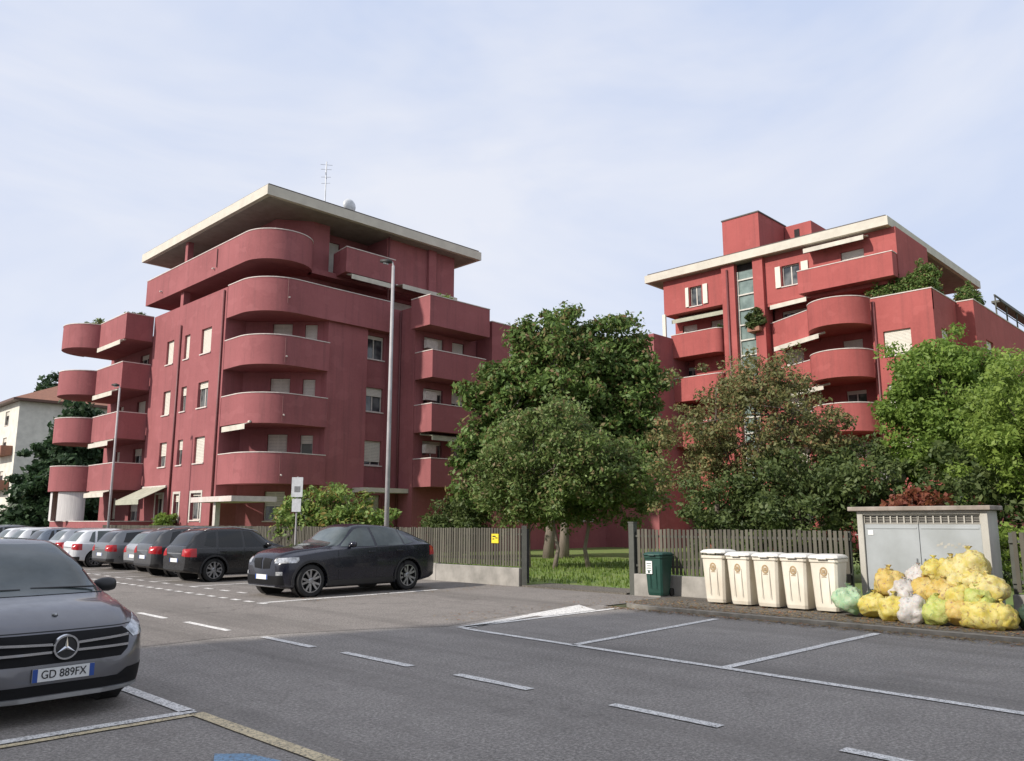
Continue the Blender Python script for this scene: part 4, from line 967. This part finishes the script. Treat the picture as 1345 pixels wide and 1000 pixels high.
# ------------------------------------------------------------------ cars
def cr(pts):
    """monotone cubic through (x, v) points"""
    xs = [p[0] for p in pts]; ys = [p[1] for p in pts]; n = len(xs)
    d = [(ys[i+1]-ys[i])/(xs[i+1]-xs[i]) for i in range(n-1)]
    m = [d[0]]+[0 if d[i-1]*d[i] <= 0 else 2*d[i-1]*d[i]/(d[i-1]+d[i]) for i in range(1, n-1)]+[d[-1]]
    def f(x):
        if x <= xs[0]: return ys[0]
        if x >= xs[-1]: return ys[-1]
        i = max(k for k in range(n-1) if xs[k] <= x); h = xs[i+1]-xs[i]; t = (x-xs[i])/h
        return (2*t**3-3*t**2+1)*ys[i]+(t**3-2*t**2+t)*h*m[i]+(-2*t**3+3*t**2)*ys[i+1]+(t**3-t**2)*h*m[i+1]
    return f
def body_mesh(C, off=0., ns=84):
    top, belt, plan, wtop, und = (cr(C[k]) for k in ('top', 'belt', 'plan', 'wtop', 'under'))
    L = C['L']; xs = []
    for i in range(ns+1):
        t = i/ns; xs.append(-L/2+L*(t-.035*math.sin(4*math.pi*t)))
    V = []; F = []; ng = None
    for x in xs:
        zt = top(x); zb = min(belt(x), zt-.03); w = plan(x); z0 = und(x); wt = min(wtop(x), w*.97)
        zs = z0+(zb-z0)
        H = [(0, z0), (w*.5, z0), (w*.88, z0), (w*.955, z0+.035), (w*.98, z0+.12), (w*.985, z0+.24*(zb-z0)+.03), (w*1.0, z0+.45*(zb-z0)), (w*1.0, z0+.62*(zb-z0)), (w*.992, z0+.76*(zb-z0)), (w*.985, z0+.88*(zb-z0)), (w*.965, zb-.012), (w*.945, zb)]
        y0, y1 = w*.945, wt; gz = zt-zb; rr = min(.09, gz*.45)
        for t in (.2, .4, .6, .8, 1.0):
            H.append((y0+(y1-y0)*t+.02*math.sin(math.pi*t)*min(1, gz*2), zb+(gz-rr)*t))
        H += [(y1-.03*min(1, rr/.09), zt-rr*.5), (y1-.09*min(1, rr/.09), zt-rr*.16), (y1*.72, zt), (y1*.4, zt+.012), (0, zt+.018)]
        ring = H+[(-y, z) for y, z in H[-2:0:-1]]
        ng = len(ring); V += [(x, y, z) for y, z in ring]
    for i in range(len(xs)-1):
        for k in range(ng):
            k2 = (k+1) % ng; F.append((i*ng+k, i*ng+k2, (i+1)*ng+k2, (i+1)*ng+k))
    F.append(tuple(range(ng))[::-1]); F.append(tuple((len(xs)-1)*ng+k for k in range(ng)))
    me = bpy.data.meshes.new('body'); me.from_pydata(V, [], F)
    bm = bmesh.new(); bm.from_mesh(me); bmesh.ops.recalc_face_normals(bm, faces=bm.faces)
    caps = [f for f in bm.faces if len(f.verts) > 4]
    if off:
        bm.normal_update()
        for v in bm.verts: v.co += v.normal*off
    bm.to_mesh(me); bm.free(); return me
def solid(pts3a, pts3b):
    n = len(pts3a); me = bpy.data.meshes.new('cut')
    me.from_pydata(list(pts3a)+list(pts3b), [], [tuple(range(n))[::-1], tuple(range(n, 2*n))]+[(i, (i+1) % n, n+(i+1) % n, n+i) for i in range(n)])
    bm = bmesh.new(); bm.from_mesh(me); bmesh.ops.recalc_face_normals(bm, faces=bm.faces); bm.to_mesh(me); bm.free(); return me
def boolean(me, cutters, op):
    a = bpy.data.objects.new('tmp', me); COL.objects.link(a); cs = []
    for c in cutters:
        b = bpy.data.objects.new('tmpc', c); COL.objects.link(b); cs.append(b)
        md = a.modifiers.new('b', 'BOOLEAN'); md.operation = op; md.object = b; md.solver = 'EXACT'
    bpy.context.view_layer.update()
    dg = bpy.context.evaluated_depsgraph_get()
    r = bpy.data.meshes.new_from_object(a.evaluated_get(dg))
    for o in cs+[a]: bpy.data.objects.remove(o)
    return r
def finish(me, name, mat, parent, angle=32):
    me.name = name; me.materials.clear(); me.materials.append(mat)
    o = bpy.data.objects.new(name, me); COL.objects.link(o); o.parent = parent
    try: me.shade_auto_smooth(angle=R(angle))
    except Exception:
        bm = bmesh.new(); bm.from_mesh(me)
        for f in bm.faces: f.smooth = True
        for e in bm.edges:
            if len(e.link_faces) == 2: e.smooth = e.calc_face_angle(0) < R(angle)
            else: e.smooth = False
        bm.to_mesh(me); bm.free()
    return o
def wheel(parent, x, y, r, side, rim='rim', spokes=5, w=.22):
    t = MB().lathe([(r*.70, -w/2), (r*.93, -w/2), (r, -w/2+.03), (r, w/2-.03), (r*.93, w/2), (r*.70, w/2)], (0, 0, 0), 'y', 40, cap=False)
    o = t.build('wheel', M['tyre'], parent, smooth=False); o.location = (x, y, r)
    m = MB(); s = side; f = s*(w/2-.012)
    m.lathe([(r*.715, s*(w/2-.03)), (r*.715, s*(w/2+.004)), (r*.665, s*(w/2+.004)), (r*.65, s*.02)], (0, 0, 0), 'y', 40, cap=False)
    for k in range(spokes):
        for da in (-.13, .13):
            a = 2*math.pi*k/spokes+da; c, s2 = math.cos(a), math.sin(a); t_ = .026
            p0 = (c*.06, s2*.06); p1 = (c*r*.69-s2*da*.25, s2*r*.69+c*da*.25)
            vs = []
            for (px, pz), yy in ((p0, f+s*.0), (p1, f+s*.008)):
                for e in (-t_, t_):
                    vs += [(px-s2*e, yy, pz+c*e), (px-s2*e, yy-s*.035, pz+c*e)]
            m.add(vs, [(0,2,6,4), (1,5,7,3), (0,4,5,1), (2,3,7,6), (0,1,3,2), (4,6,7,5)])
    m.lathe([(0, f+s*.01), (.05, f+s*.008), (.075, f-s*.01), (.075, f-s*.05)], (0, 0, 0), 'y', 20)
    ro = m.build('rim', M[rim], o)
    MB().lathe([(0, s*.01), (r*.66, s*.01)], (0, 0, 0), 'y', 24).build('brake_shadow', M['blackpl'], ro)
    return o
M['grille'] = plain('grille_black', (.006, .006, .007), .6, spec=.2, var=.01)
GAP = plain('panel_gap_shadow', (.008, .008, .009), .7, var=.01)
def text_mesh(txt, size, depth=.002):
    c = bpy.data.curves.new('lettering', 'FONT'); c.body = txt; c.size = size; c.extrude = depth; c.align_x = 'CENTER'; c.align_y = 'CENTER'
    o = bpy.data.objects.new('t', c); COL.objects.link(o); bpy.context.view_layer.update()
    me = bpy.data.meshes.new_from_object(o.evaluated_get(bpy.context.evaluated_depsgraph_get())); bpy.data.objects.remove(o); return me
def plate(parent, x, y, z, face, lean=0, txt=None, wide=.26):
    t = bpy.data.objects.new('number_plate', MB().box(-.006, .006, -wide, wide, -.055, .055).build('q', M['plate']).data)
    q = bpy.data.objects.get('q'); bpy.data.objects.remove(q); COL.objects.link(t); t.parent = parent
    t.location = (x, y, z); t.rotation_euler = (0, lean, 0 if face > 0 else math.pi); t.data.name = 'number_plate'
    for s in (-1, 1): MB().box(.0062, .008, s*wide-(.042 if s > 0 else 0), s*wide+(.042 if s < 0 else 0), -.055, .055).build('blue_band', M['plate_blue'], t)
    if txt:
        me = text_mesh(txt, .098); me.materials.clear(); me.materials.append(M['ink'])
        o = bpy.data.objects.new('lettering', me); COL.objects.link(o); o.parent = t
        o.rotation_euler = (R(90), 0, R(90)); o.location = (.009, 0, 0); o.scale = (.88, 1, 1)
    return t
def make_car(C, loc, yaw, paint, label, detail=2, group=None, plate_txt=None):
    root = empty(C.get('name', 'car'), loc, yaw, label, 'car', group)
    L, wb, r, W2 = C['L'], C['wb'], C['r'], C['W']/2; fa = C['fa']; ra = fa-wb
    n = 84 if detail > 1 else 56
    cut = []
    for ax in (fa, ra):
        for s in (-1, 1):
            k = 28; rr = r+.055
            a = [(ax+rr*math.cos(2*math.pi*i/k), s*(W2-.30), r+rr*math.sin(2*math.pi*i/k)) for i in range(k)]
            b = [(p[0], s*(W2+.3), p[2]) for p in a]
            cut.append(solid(a, b) if s > 0 else solid(b, a))
    base = body_mesh(C, 0, n)
    bo = finish(boolean(base, cut, 'DIFFERENCE'), 'body', paint, root, 30)
    for ax in (fa, ra):
        for s in (-1, 1):
            MB().lathe([(.02, s*(W2-.295)), (r+.05, s*(W2-.295)), (r+.05, s*(W2-.10)), (r+.045, s*(W2-.10)), (r+.04, s*(W2-.28)), (.02, s*(W2-.28))], (ax, 0, r), 'y', 28).build('wheel_arch', M['blackpl'], root)
            wheel(root, ax, s*(W2-.135), r, s, C.get('rim', 'rim'))
            if C.get('clad') and detail > 1:
                m = MB(); k = 18; rr = r+.055; pl = cr(C['plan'])
                pts = [(ax+rr*math.cos(math.pi*(-.06+1.12*i/k)), r+rr*math.sin(math.pi*(-.06+1.12*i/k))) for i in range(k+1)]
                po = [(ax+(rr+.05)*math.cos(math.pi*(-.06+1.12*i/k)), r+(rr+.05)*math.sin(math.pi*(-.06+1.12*i/k))) for i in range(k+1)]
                vs = [];  y = lambda x_, o_: s*(pl(x_)*1.0+o_)
                for (a, b), (c, d) in zip(pts, po): vs += [(a, y(a, .014), b), (c, y(c, .010), d), (c, y(c, -.03), d), (a, y(a, -.05), b)]
                fs = []
                for i in range(k): fs += [(4*i+q, 4*i+(q+1) % 4, 4*i+4+(q+1) % 4, 4*i+4+q) for q in range(4)]
                m.add(vs, fs+[(0, 1, 2, 3), (4*k+3, 4*k+2, 4*k+1, 4*k)]); m.build('arch_trim', M[C['clad']], bo)
    def feat(name, poly, ax, lo, hi, mat, off=.004, ang=32, par=None):
        src = body_mesh(C, off, n)
        f = {'x': lambda p, q: (q, p[0], p[1]), 'y': lambda p, q: (p[0], q, p[1]), 'z': lambda p, q: (p[0], p[1], q)}[ax]
        me = boolean(src, [solid([f(p, lo) for p in poly], [f(p, hi) for p in poly])], 'INTERSECT')
        if len(me.polygons) == 0: return None
        return finish(me, name, mat, par or root, ang)
    gl = M[C.get('glass', 'carglass')]
    for s in (-1, 1):
        y0, y1 = (s*.35, s*(W2+.2)); lo, hi = min(y0, y1), max(y0, y1)
        for poly in C['side_windows']: feat('side_window', poly, 'y', lo, hi, gl, .005)
        if detail > 1:
            lo2, hi2 = min(s*(W2-.2), s*(W2+.2)), max(s*(W2-.2), s*(W2+.2))
            for poly in C.get('gaps', []):
                feat('panel_gap', poly, 'y', lo2, hi2, GAP, .0015, par=bo)
            if C.get('sill'): feat('side_sill', C['sill'], 'y', lo2, hi2, M['blackpl'], .006)
            for hx, hz in C.get('handles', []):
                yy = cr(C['plan'])(hx)*.985
                MB().box(hx-.10, hx+.10, s*yy-.012 if s > 0 else s*yy-.03, s*yy+.03 if s > 0 else s*yy+.012, hz-.014, hz+.014).build('door_handle', paint, root, bevel=.008)
        mx, mz = C['mirror']; yy = W2*.93; m = MB()
        m.lathe([(.0, -.12), (.055, -.10), (.085, -.03), (.09, .04), (.075, .10), (0, .13)], (0, 0, 0), 'y', 14)
        m.v = [(mx+x_*(.75 if x_ < 0 else 1.1), s*(yy+.10)+y_, mz+z_*.85) for x_, y_, z_ in m.v]
        m.box(mx-.02, mx+.04, min(s*(yy-.06), s*(yy+.04)), max(s*(yy-.06), s*(yy+.04)), mz-.075, mz-.03)
        m.build('door_mirror', paint if C.get('mirror_paint', 1) else M['blackpl'], root, smooth=True)
    feat('windscreen', C['screen'], 'x', C['screen_x'][0], C['screen_x'][1], gl, .005)
    if C.get('rear_screen'): feat('rear_window', C['rear_screen'], 'x', -L/2-.3, C['rear_x'], gl, .005)
    for name, poly, x0, mat, off in C.get('front', []):
        par = None
        feat(name, poly, 'x', x0, L/2+.4, M[mat] if isinstance(mat, str) else mat, off)
        if all(p[0] > .2 for p in poly): feat(name, [(-y, z) for y, z in poly], 'x', x0, L/2+.4, M[mat], off)
    for name, poly, x0, mat, off in C.get('rear', []):
        feat(name, poly, 'x', -L/2-.4, x0, M[mat], off)
        if all(p[0] > .2 for p in poly): feat(name, [(-y, z) for y, z in poly], 'x', -L/2-.4, x0, M[mat], off)
    for (x, z, f) in C.get('plates', []): plate(root, x, 0, z, f, 0, plate_txt if f > 0 else None)
    if C.get('rails') and detail > 0:
        tp = cr(C['top']); wt = cr(C['wtop'])
        for s in (-1, 1):
            x0, x1 = C['rails']; p = [(x0, s*(wt(x0)-.05), tp(x0)-.02)]+[(x0+(x1-x0)*t, s*(wt(x0+(x1-x0)*t)-.06), tp(x0+(x1-x0)*t)+.035) for t in (.1, .5, .9)]+[(x1, s*(wt(x1)-.05), tp(x1)-.02)]
            MB().tube(p, .014, 6).build('roof_rail', M['satin'], root, smooth=True)
    return root
def car_spec(L, W, H, wb, r, fa, kind, **k):
    h = L/2; w = W/2
    C = dict(L=L, W=W, wb=wb, r=r, fa=fa)
    bl = H*k.pop('belt_ratio', .60)
    C['plan'] = [(-h, w*.80), (-h+.10, w*.90), (-h+.4, w*.97), (-h+1.0, w), (h-1.3, w), (h-.55, w*.965), (h-.22, w*.88), (h-.06, w*.76), (h, w*.66)]
    C['under'] = [(-h, .36), (-h+.3, .26), (-h+.9, .2), (h-.9, .2), (h-.3, .21), (h, .26)]
    if kind == 'coupe_suv':
        C['top'] = [(-h, bl+.0), (-h+.03, bl+.08), (-h+.28, bl+.15), (-h+.8, H-.20), (-h+1.6, H-.03), (-h+2.35, H), (h-2.15, H-.03), (h-1.45, bl+.10), (h-1.15, bl+.04), (h-.6, bl-.01), (h-.2, bl-.09), (h-.05, bl-.19), (h, bl-.30)]
        C['belt'] = [(-h, bl-.12), (-h+.3, bl+.06), (h-1.5, bl-.02), (h-.8, bl-.09), (h-.2, bl-.20), (h, bl-.36)]
        wi = w*.63
        C['wtop'] = [(-h, w*.66), (-h+.3, w*.74), (-h+1.0, wi), (h-2.1, wi+.02), (h-1.4, w*.74), (h-1.0, w*.80), (h-.2, w*.62), (h, w*.5)]
        a, b = h-2.05, -h+.75
        C['side_windows'] = [[(h-1.62, bl+.04), (h-2.12, H-.13), (h-2.28, H-.085), (h-2.55, H-.07), (h-2.60, bl+.035)], [(h-2.68, bl+.035), (h-2.63, H-.07), (h-3.3, H-.085), (h-3.5, H-.12), (h-3.52, bl+.05)], [(h-3.58, bl+.055), (h-3.56, H-.13), (-h+.95, bl+.19), (-h+.82, bl+.11)]]
        C['rear_screen'] = [(-w*.62, bl+.12), (w*.62, bl+.12), (w*.52, H-.16), (-w*.52, H-.16)]; C['rear_x'] = -h+1.1
        C['screen'] = [(-w*.76, bl+.06), (w*.76, bl+.06), (w*.60, H-.06), (-w*.60, H-.06)]; C['screen_x'] = (h-2.1, h-1.0)
        C['mirror'] = (h-1.85, bl+.09); C['rear_win_z'] = 0
        dg = [h-2.64, h-3.54]
    else:
        rs = .42 if kind == 'hatch' else .35
        C['top'] = [(-h, bl-.05), (-h+.02, bl+.02), (-h+.10, bl+.10), (-h+.38, H-.15), (-h+.62, H-.045), (-h+1.5, H), (h-2.2, H-.03), (h-1.35, bl+.13), (h-1.02, bl+.04), (h-.55, bl-.04), (h-.16, bl-.15), (h-.03, bl-.26), (h, bl-.34)]
        C['belt'] = [(-h, bl-.10), (-h+.2, bl+.02), (h-1.4, bl-.02), (h-.8, bl-.12), (h-.2, bl-.26), (h, bl-.42)]
        wi = w*.66
        C['wtop'] = [(-h, w*.72), (-h+.3, w*.72), (-h+.7, wi), (h-2.2, wi+.02), (h-1.35, w*.76), (h-1.0, w*.82), (h-.2, w*.64), (h, w*.5)]
        C['side_windows'] = [[(h-1.52, bl+.05), (h-2.12, H-.13), (h-2.25, H-.085), (h-2.42, H-.075), (h-2.44, bl+.035)], [(h-2.52, bl+.035), (h-2.50, H-.075), (h-3.22, H-.085), (h-3.30, bl+.045)], [(h-3.38, bl+.05), (h-3.31, H-.09), (-h+.68, H-.14), (-h+.52, bl+.10)]]
        C['rear_screen'] = [(-w*.64, bl+.10), (w*.64, bl+.10), (w*.56, H-.12), (-w*.56, H-.12)]; C['rear_x'] = -h+.9
        C['screen'] = [(-w*.78, bl+.07), (w*.78, bl+.07), (w*.62, H-.065), (-w*.62, H-.065)]; C['screen_x'] = (h-2.2, h-.95)
        C['mirror'] = (h-1.72, bl+.09)
        dg = [h-2.48, h-3.34]
    zz = bl+.02
    C['gaps'] = [[(d-.005, .32), (d+.005, .32), (d+.005, zz), (d-.005, zz)] for d in dg]+[[(h-1.50, .34), (h-1.49, .34), (h-1.47, bl-.05), (h-1.48, bl-.05)]]
    C['handles'] = [(dg[0]+.16, bl-.10), (dg[1]+.18, bl-.09)]
    C['sill'] = [(ra_ := fa-wb+r+.10, .1), (fa-r-.10, .1), (fa-r-.10, .37), (ra_, .37)]
    C['rear'] = [('tail_lamp', [(w*.55, bl-.20), (w*1.1, bl-.24), (w*1.1, bl+.02), (w*.60, bl-.0)], -h+.28, 'tail', .006),
                 ('rear_bumper_trim', [(-w*1.1, .2), (w*1.1, .2), (w*1.1, .42), (-w*1.1, .42)], -h+.22, 'blackpl', .008),
                 ('tail_trim', [(-w*.5, bl-.15), (w*.5, bl-.15), (w*.5, bl-.12), (-w*.5, bl-.12)], -h+.25, 'satin', .010)]
    C['front'] = [('headlight', [(w*.52, bl-.37), (w*1.0, bl-.33), (w*1.05, bl-.20), (w*.56, bl-.26)], h-.62, 'lamp_glass', .006),
                  ('grille', [(-w*.42, bl-.48), (w*.42, bl-.48), (w*.46, bl-.30), (-w*.46, bl-.30)], h-.3, 'grille', .007),
                  ('air_intake', [(-w*.75, .26), (w*.75, .26), (w*.70, .38), (-w*.70, .38)], h-.5, 'blackpl', .006)]
    C['plates'] = [(h+.012, .47, 1), (-h-.004, bl-.33, -1)]
    if kind == 'coupe_suv':
        C['front'] = [('headlight', [(w*.54, bl-.32), (w*.92, bl-.31), (w*.95, bl-.18), (w*.56, bl-.20)], h-.42, 'lamp_glass', .006),
                      ('grille', [(w*.03, bl-.46), (w*.34, bl-.44), (w*.40, bl-.22), (w*.05, bl-.20)], h-.3, 'grille', .007),
                      ('grille', [(-w*.03, bl-.46), (-w*.34, bl-.44), (-w*.40, bl-.22), (-w*.05, bl-.20)], h-.3, 'grille', .007),
                      ('air_intake', [(-w*.80, .30), (w*.80, .30), (w*.78, .50), (-w*.78, .50)], h-.4, 'grille', .006),
                      ('skid_plate', [(-w*.6, .2), (w*.6, .2), (w*.6, .27), (-w*.6, .27)], h-.4, 'satin', .01),
                      ('fog_lamp', [(w*.62, .52), (w*.78, .52), (w*.78, .60), (w*.62, .60)], h-.4, 'lamp_glass', .009)]
    C.update(k); return C
P_nav = carpaint('midnight_blue_paint', (.006, .007, .016), .1, .25, .45); P_blk = carpaint('black_paint', (.006, .006, .007), .1, .25, .45); P_drk = carpaint('anthracite_paint', (.045, .047, .050))
P_sil = carpaint('silver_paint', (.42, .43, .44), .7); P_wht = carpaint('white_paint', (.62, .64, .66), 0); P_gry = carpaint('mid_grey_paint', (.16, .17, .18), .6); P_blu = carpaint('greyish_blue_paint', (.15, .18, .22), .5)
P_mrc = carpaint('graphite_metallic_paint', (.145, .145, .157), .75, .34)

# dark coupe SUV
X6 = car_spec(4.72, 1.95, 1.68, 2.94, .375, 1.62, 'coupe_suv', belt_ratio=.66, clad='blackpl', rim='rim', glass='carglass_refl')
make_car(X6, (12.31, 18.06, .004), math.pi+R(1.5), P_nav, 'dark blue coupe like off-roader parked nose to the road, nearest the gate', 2, 'cars parked in a row beside the fence')
def spec(kind='suv', **k):
    d = dict(suv=(4.25, 1.80, 1.55, 2.60, .34, 1.31), hatch=(4.1, 1.76, 1.47, 2.55, .32, 1.28), wagon=(4.6, 1.80, 1.48, 2.7, .33, 1.40))[kind]
    c = car_spec(*d, 'hatch', belt_ratio=.62 if kind == 'suv' else .61, **k)
    if kind == 'suv': c['rails'] = (-1.5, .35)
    return c
row = [ # centre y, kind, paint, tail x, label, nose in
 (24.3, 'suv', P_blk, 10.55, 'black off-roader seen from its rear left corner, second from the gate', 2),
 (27.2, 'suv', P_drk, 10.8, 'dark grey off-roader with bright red tail lamp beside the black one', 2),
 (29.7, 'hatch', P_sil, 11.4, 'silver hatchback between the dark grey off-roader and the grey car', 1),
 (32.2, 'wagon', P_gry, 11.2, 'mid grey estate car two places right of the white car', 1),
 (35.0, 'hatch', P_wht, 11.0, 'white hatchback with a red tail lamp in the far row of cars', 1),
 (37.7, 'wagon', P_sil, 11.2, 'pale silver estate car left of the white hatchback', 1),
 (40.4, 'hatch', P_blu, 11.1, 'greyish blue hatchback far along the row', 1),
 (43.2, 'wagon', P_wht, 11.1, 'distant white estate car, partly hidden by the roof of the nearest car', 1),
 (45.9, 'hatch', P_wht, 11.2, 'distant white hatchback near the far lamp post', 1),
 (48.7, 'suv', P_gry, 11.0, 'distant grey off-roader at the left edge of the row', 1),
 (51.5, 'wagon', P_blu, 11.2, 'distant blue grey estate car showing only its roof at the far left', 1),
 (54.2, 'hatch', P_drk, 11.2, 'far dark hatchback at the left edge of the photo', 1),
]
for y, kd, p, tx, lab, dt in row:
    c = spec(kd, name='parked_car', clad='blackpl' if kd == 'suv' else None, glass='carglass_refl' if p is P_wht or p is P_sil else 'carglass')
    make_car(c, (tx+c['L']/2, y, .004), R(random.uniform(-1.5, 1.5)), p, lab, dt, 'cars parked in a row beside the fence')
# nearest car, front three quarters cut by the left edge
B_ = car_spec(4.42, 1.80, 1.56, 2.73, .335, 1.36, 'hatch', name='parked_car')
B_['glass'] = 'carglass_refl'
h, w = 2.21, .90
B_['top'] = [(-h, .85), (-h+.10, 1.0), (-h+.38, 1.40), (-h+.62, 1.50), (-h+1.5, 1.56), (h-2.1, 1.545), (h-1.62, 1.40), (h-1.02, 1.07), (h-.82, 1.00), (h-.5, .94), (h-.2, .83), (h-.06, .73), (h-.015, .64), (h, .55)]
B_['belt'] = [(-h, .82), (-h+.2, .95), (h-1.4, .97), (h-.9, .90), (h-.45, .80), (h-.15, .66), (h, .42)]
B_['plan'] = [(-h, w*.80), (-h+.10, w*.90), (-h+.4, w*.97), (-h+1.0, w), (h-1.2, w), (h-.6, w*.985), (h-.35, w*.94), (h-.17, w*.85), (h-.07, w*.72), (h-.02, w*.56), (h, w*.42)]
B_['wtop'] = [(-h, w*.72), (-h+.7, w*.66), (h-2.1, w*.69), (h-1.1, w*.80), (h-.8, w*.84), (h-.35, w*.76), (h-.12, w*.62), (h, w*.36)]
B_['under'] = [(-h, .36), (-h+.9, .2), (h-.9, .18), (h-.3, .17), (h, .20)]
B_['screen'] = [(-w*.80, 1.035), (w*.80, 1.035), (w*.64, 1.50), (w*.58, 1.515), (-w*.58, 1.515), (-w*.64, 1.50)]; B_['screen_x'] = (h-2.1, h-.85)
B_['mirror'] = (h-1.50, 1.06); B_['mirror_paint'] = 0
gr = [(-w*.66, .56), (-w*.58, .50), (w*.58, .50), (w*.66, .56), (w*.70, .70), (w*.62, .755), (-w*.62, .755), (-w*.70, .70)]
B_['front'] = [('grille', gr, h-.5, 'grille', .006),
  ('headlight', [(w*.66, .735), (w*.74, .655), (w*1.02, .68), (w*1.06, .82), (w*.90, .835)], h-.85, 'lamp_glass', .006),
  ('air_intake', [(-w*.92, .24), (w*.92, .24), (w*.95, .40), (w*.66, .385), (w*.55, .33), (-w*.55, .33), (-w*.66, .385), (-w*.95, .40)], h-.6, 'grille', .005),
  ('bumper_lip', [(-w*1.1, .195), (w*1.1, .195), (w*1.1, .232), (-w*1.1, .232)], h-.5, 'satin', .012),
  ('bonnet_gap', [(-w*.80, .768), (w*.80, .768), (w*.80, .776), (-w*.80, .776)], h-.30, GAP, .0015)]
B_['rear'] = []; B_['plates'] = [(h+.022, .415, 1)]
car = make_car(B_, (2.50, 10.42, .004), R(-90+3.5), P_mrc, 'graphite grey car with a star emblem in its grille, cut by the left photo edge', 2, None, 'GD 889FX')
fx = h
def bar(y0, y1, z0, z1, name='grille_bar', mat='chrome', hh=.011):
    pl = cr(B_['plan']); m = MB(); n = 10; top, bot, tb, bb = [], [], [], []
    def xf(y):
        lo, hi = 0, h
        for _ in range(30):
            mid = (lo+hi)/2
            if pl(mid) > abs(y)*1.02+.0: lo = mid
            else: hi = mid
        return lo
    for i in range(n+1):
        t = i/n; y = y0+(y1-y0)*t; z_ = z0+(z1-z0)*t; x = xf(y)+.014
        top.append((x, y, z_+hh)); bot.append((x, y, z_-hh)); tb.append((x-.03, y, z_+hh)); bb.append((x-.03, y, z_-hh))
    N_ = n+1; vs = top+bot+tb+bb; fs = []
    for i in range(n): fs += [(i, i+1, N_+i+1, N_+i), (2*N_+i, 2*N_+i+1, i+1, i), (N_+i, N_+i+1, 3*N_+i+1, 3*N_+i)]
    fs += [(0, N_, 3*N_, 2*N_), (n, 2*N_+n, 3*N_+n, N_+n)]
    m.add(vs, fs); return m.build(name, M[mat], car)
for s in (-1, 1):
    bar(s*.11, s*.58, .665, .69); bar(s*.11, s*.585, .60, .60)
e = MB(); n = 40; X = h+.035
for k in range(n):
    a, b = 2*math.pi*k/n, 2*math.pi*(k+1)/n
    q = lambda an, rr, xx: (xx, rr*math.cos(an), .635+rr*math.sin(an))
    e.add([q(a, .092, X), q(b, .092, X), q(b, .107, X), q(a, .107, X), q(a, .088, X-.03), q(b, .088, X-.03), q(b, .111, X-.03), q(a, .111, X-.03)], [(0,1,2,3), (3,2,6,7), (1,0,4,5)])
for k in range(3):
    a = R(90+120*k); tip = (X-.004, .094*math.cos(a), .635+.094*math.sin(a)); s1 = (X-.004, .017*math.cos(a+R(60)), .635+.017*math.sin(a+R(60))); s2 = (X-.004, .017*math.cos(a-R(60)), .635+.017*math.sin(a-R(60)))
    e.add([(X+.006, 0, .635), s1, tip, s2], [(0, 1, 2), (0, 2, 3)])
eo = e.build('emblem', M['chrome'], car)
MB().lathe([(0, X-.012), (.09, X-.014), (.09, X-.05)], (0, 0, .635), 'x', 30).build('emblem_back', M['blackpl'], eo)
MB().lathe([(0, .958), (.026, .955), (.028, .94)], (h-.30, 0, -.05), 'z', 16).build('bonnet_badge', M['satin'], car)

tp = cr(B_['top'])
for y0, y1 in ((.62, .02), (-.08, -.62)):
    q = []
    for i in range(9):
        t = i/8; x_ = h-1.0-.02*t; q.append((x_, y0+(y1-y0)*t, tp(x_)+.022))
    MB().tube(q, .009, 6).build('wiper', M['blackpl'], car)
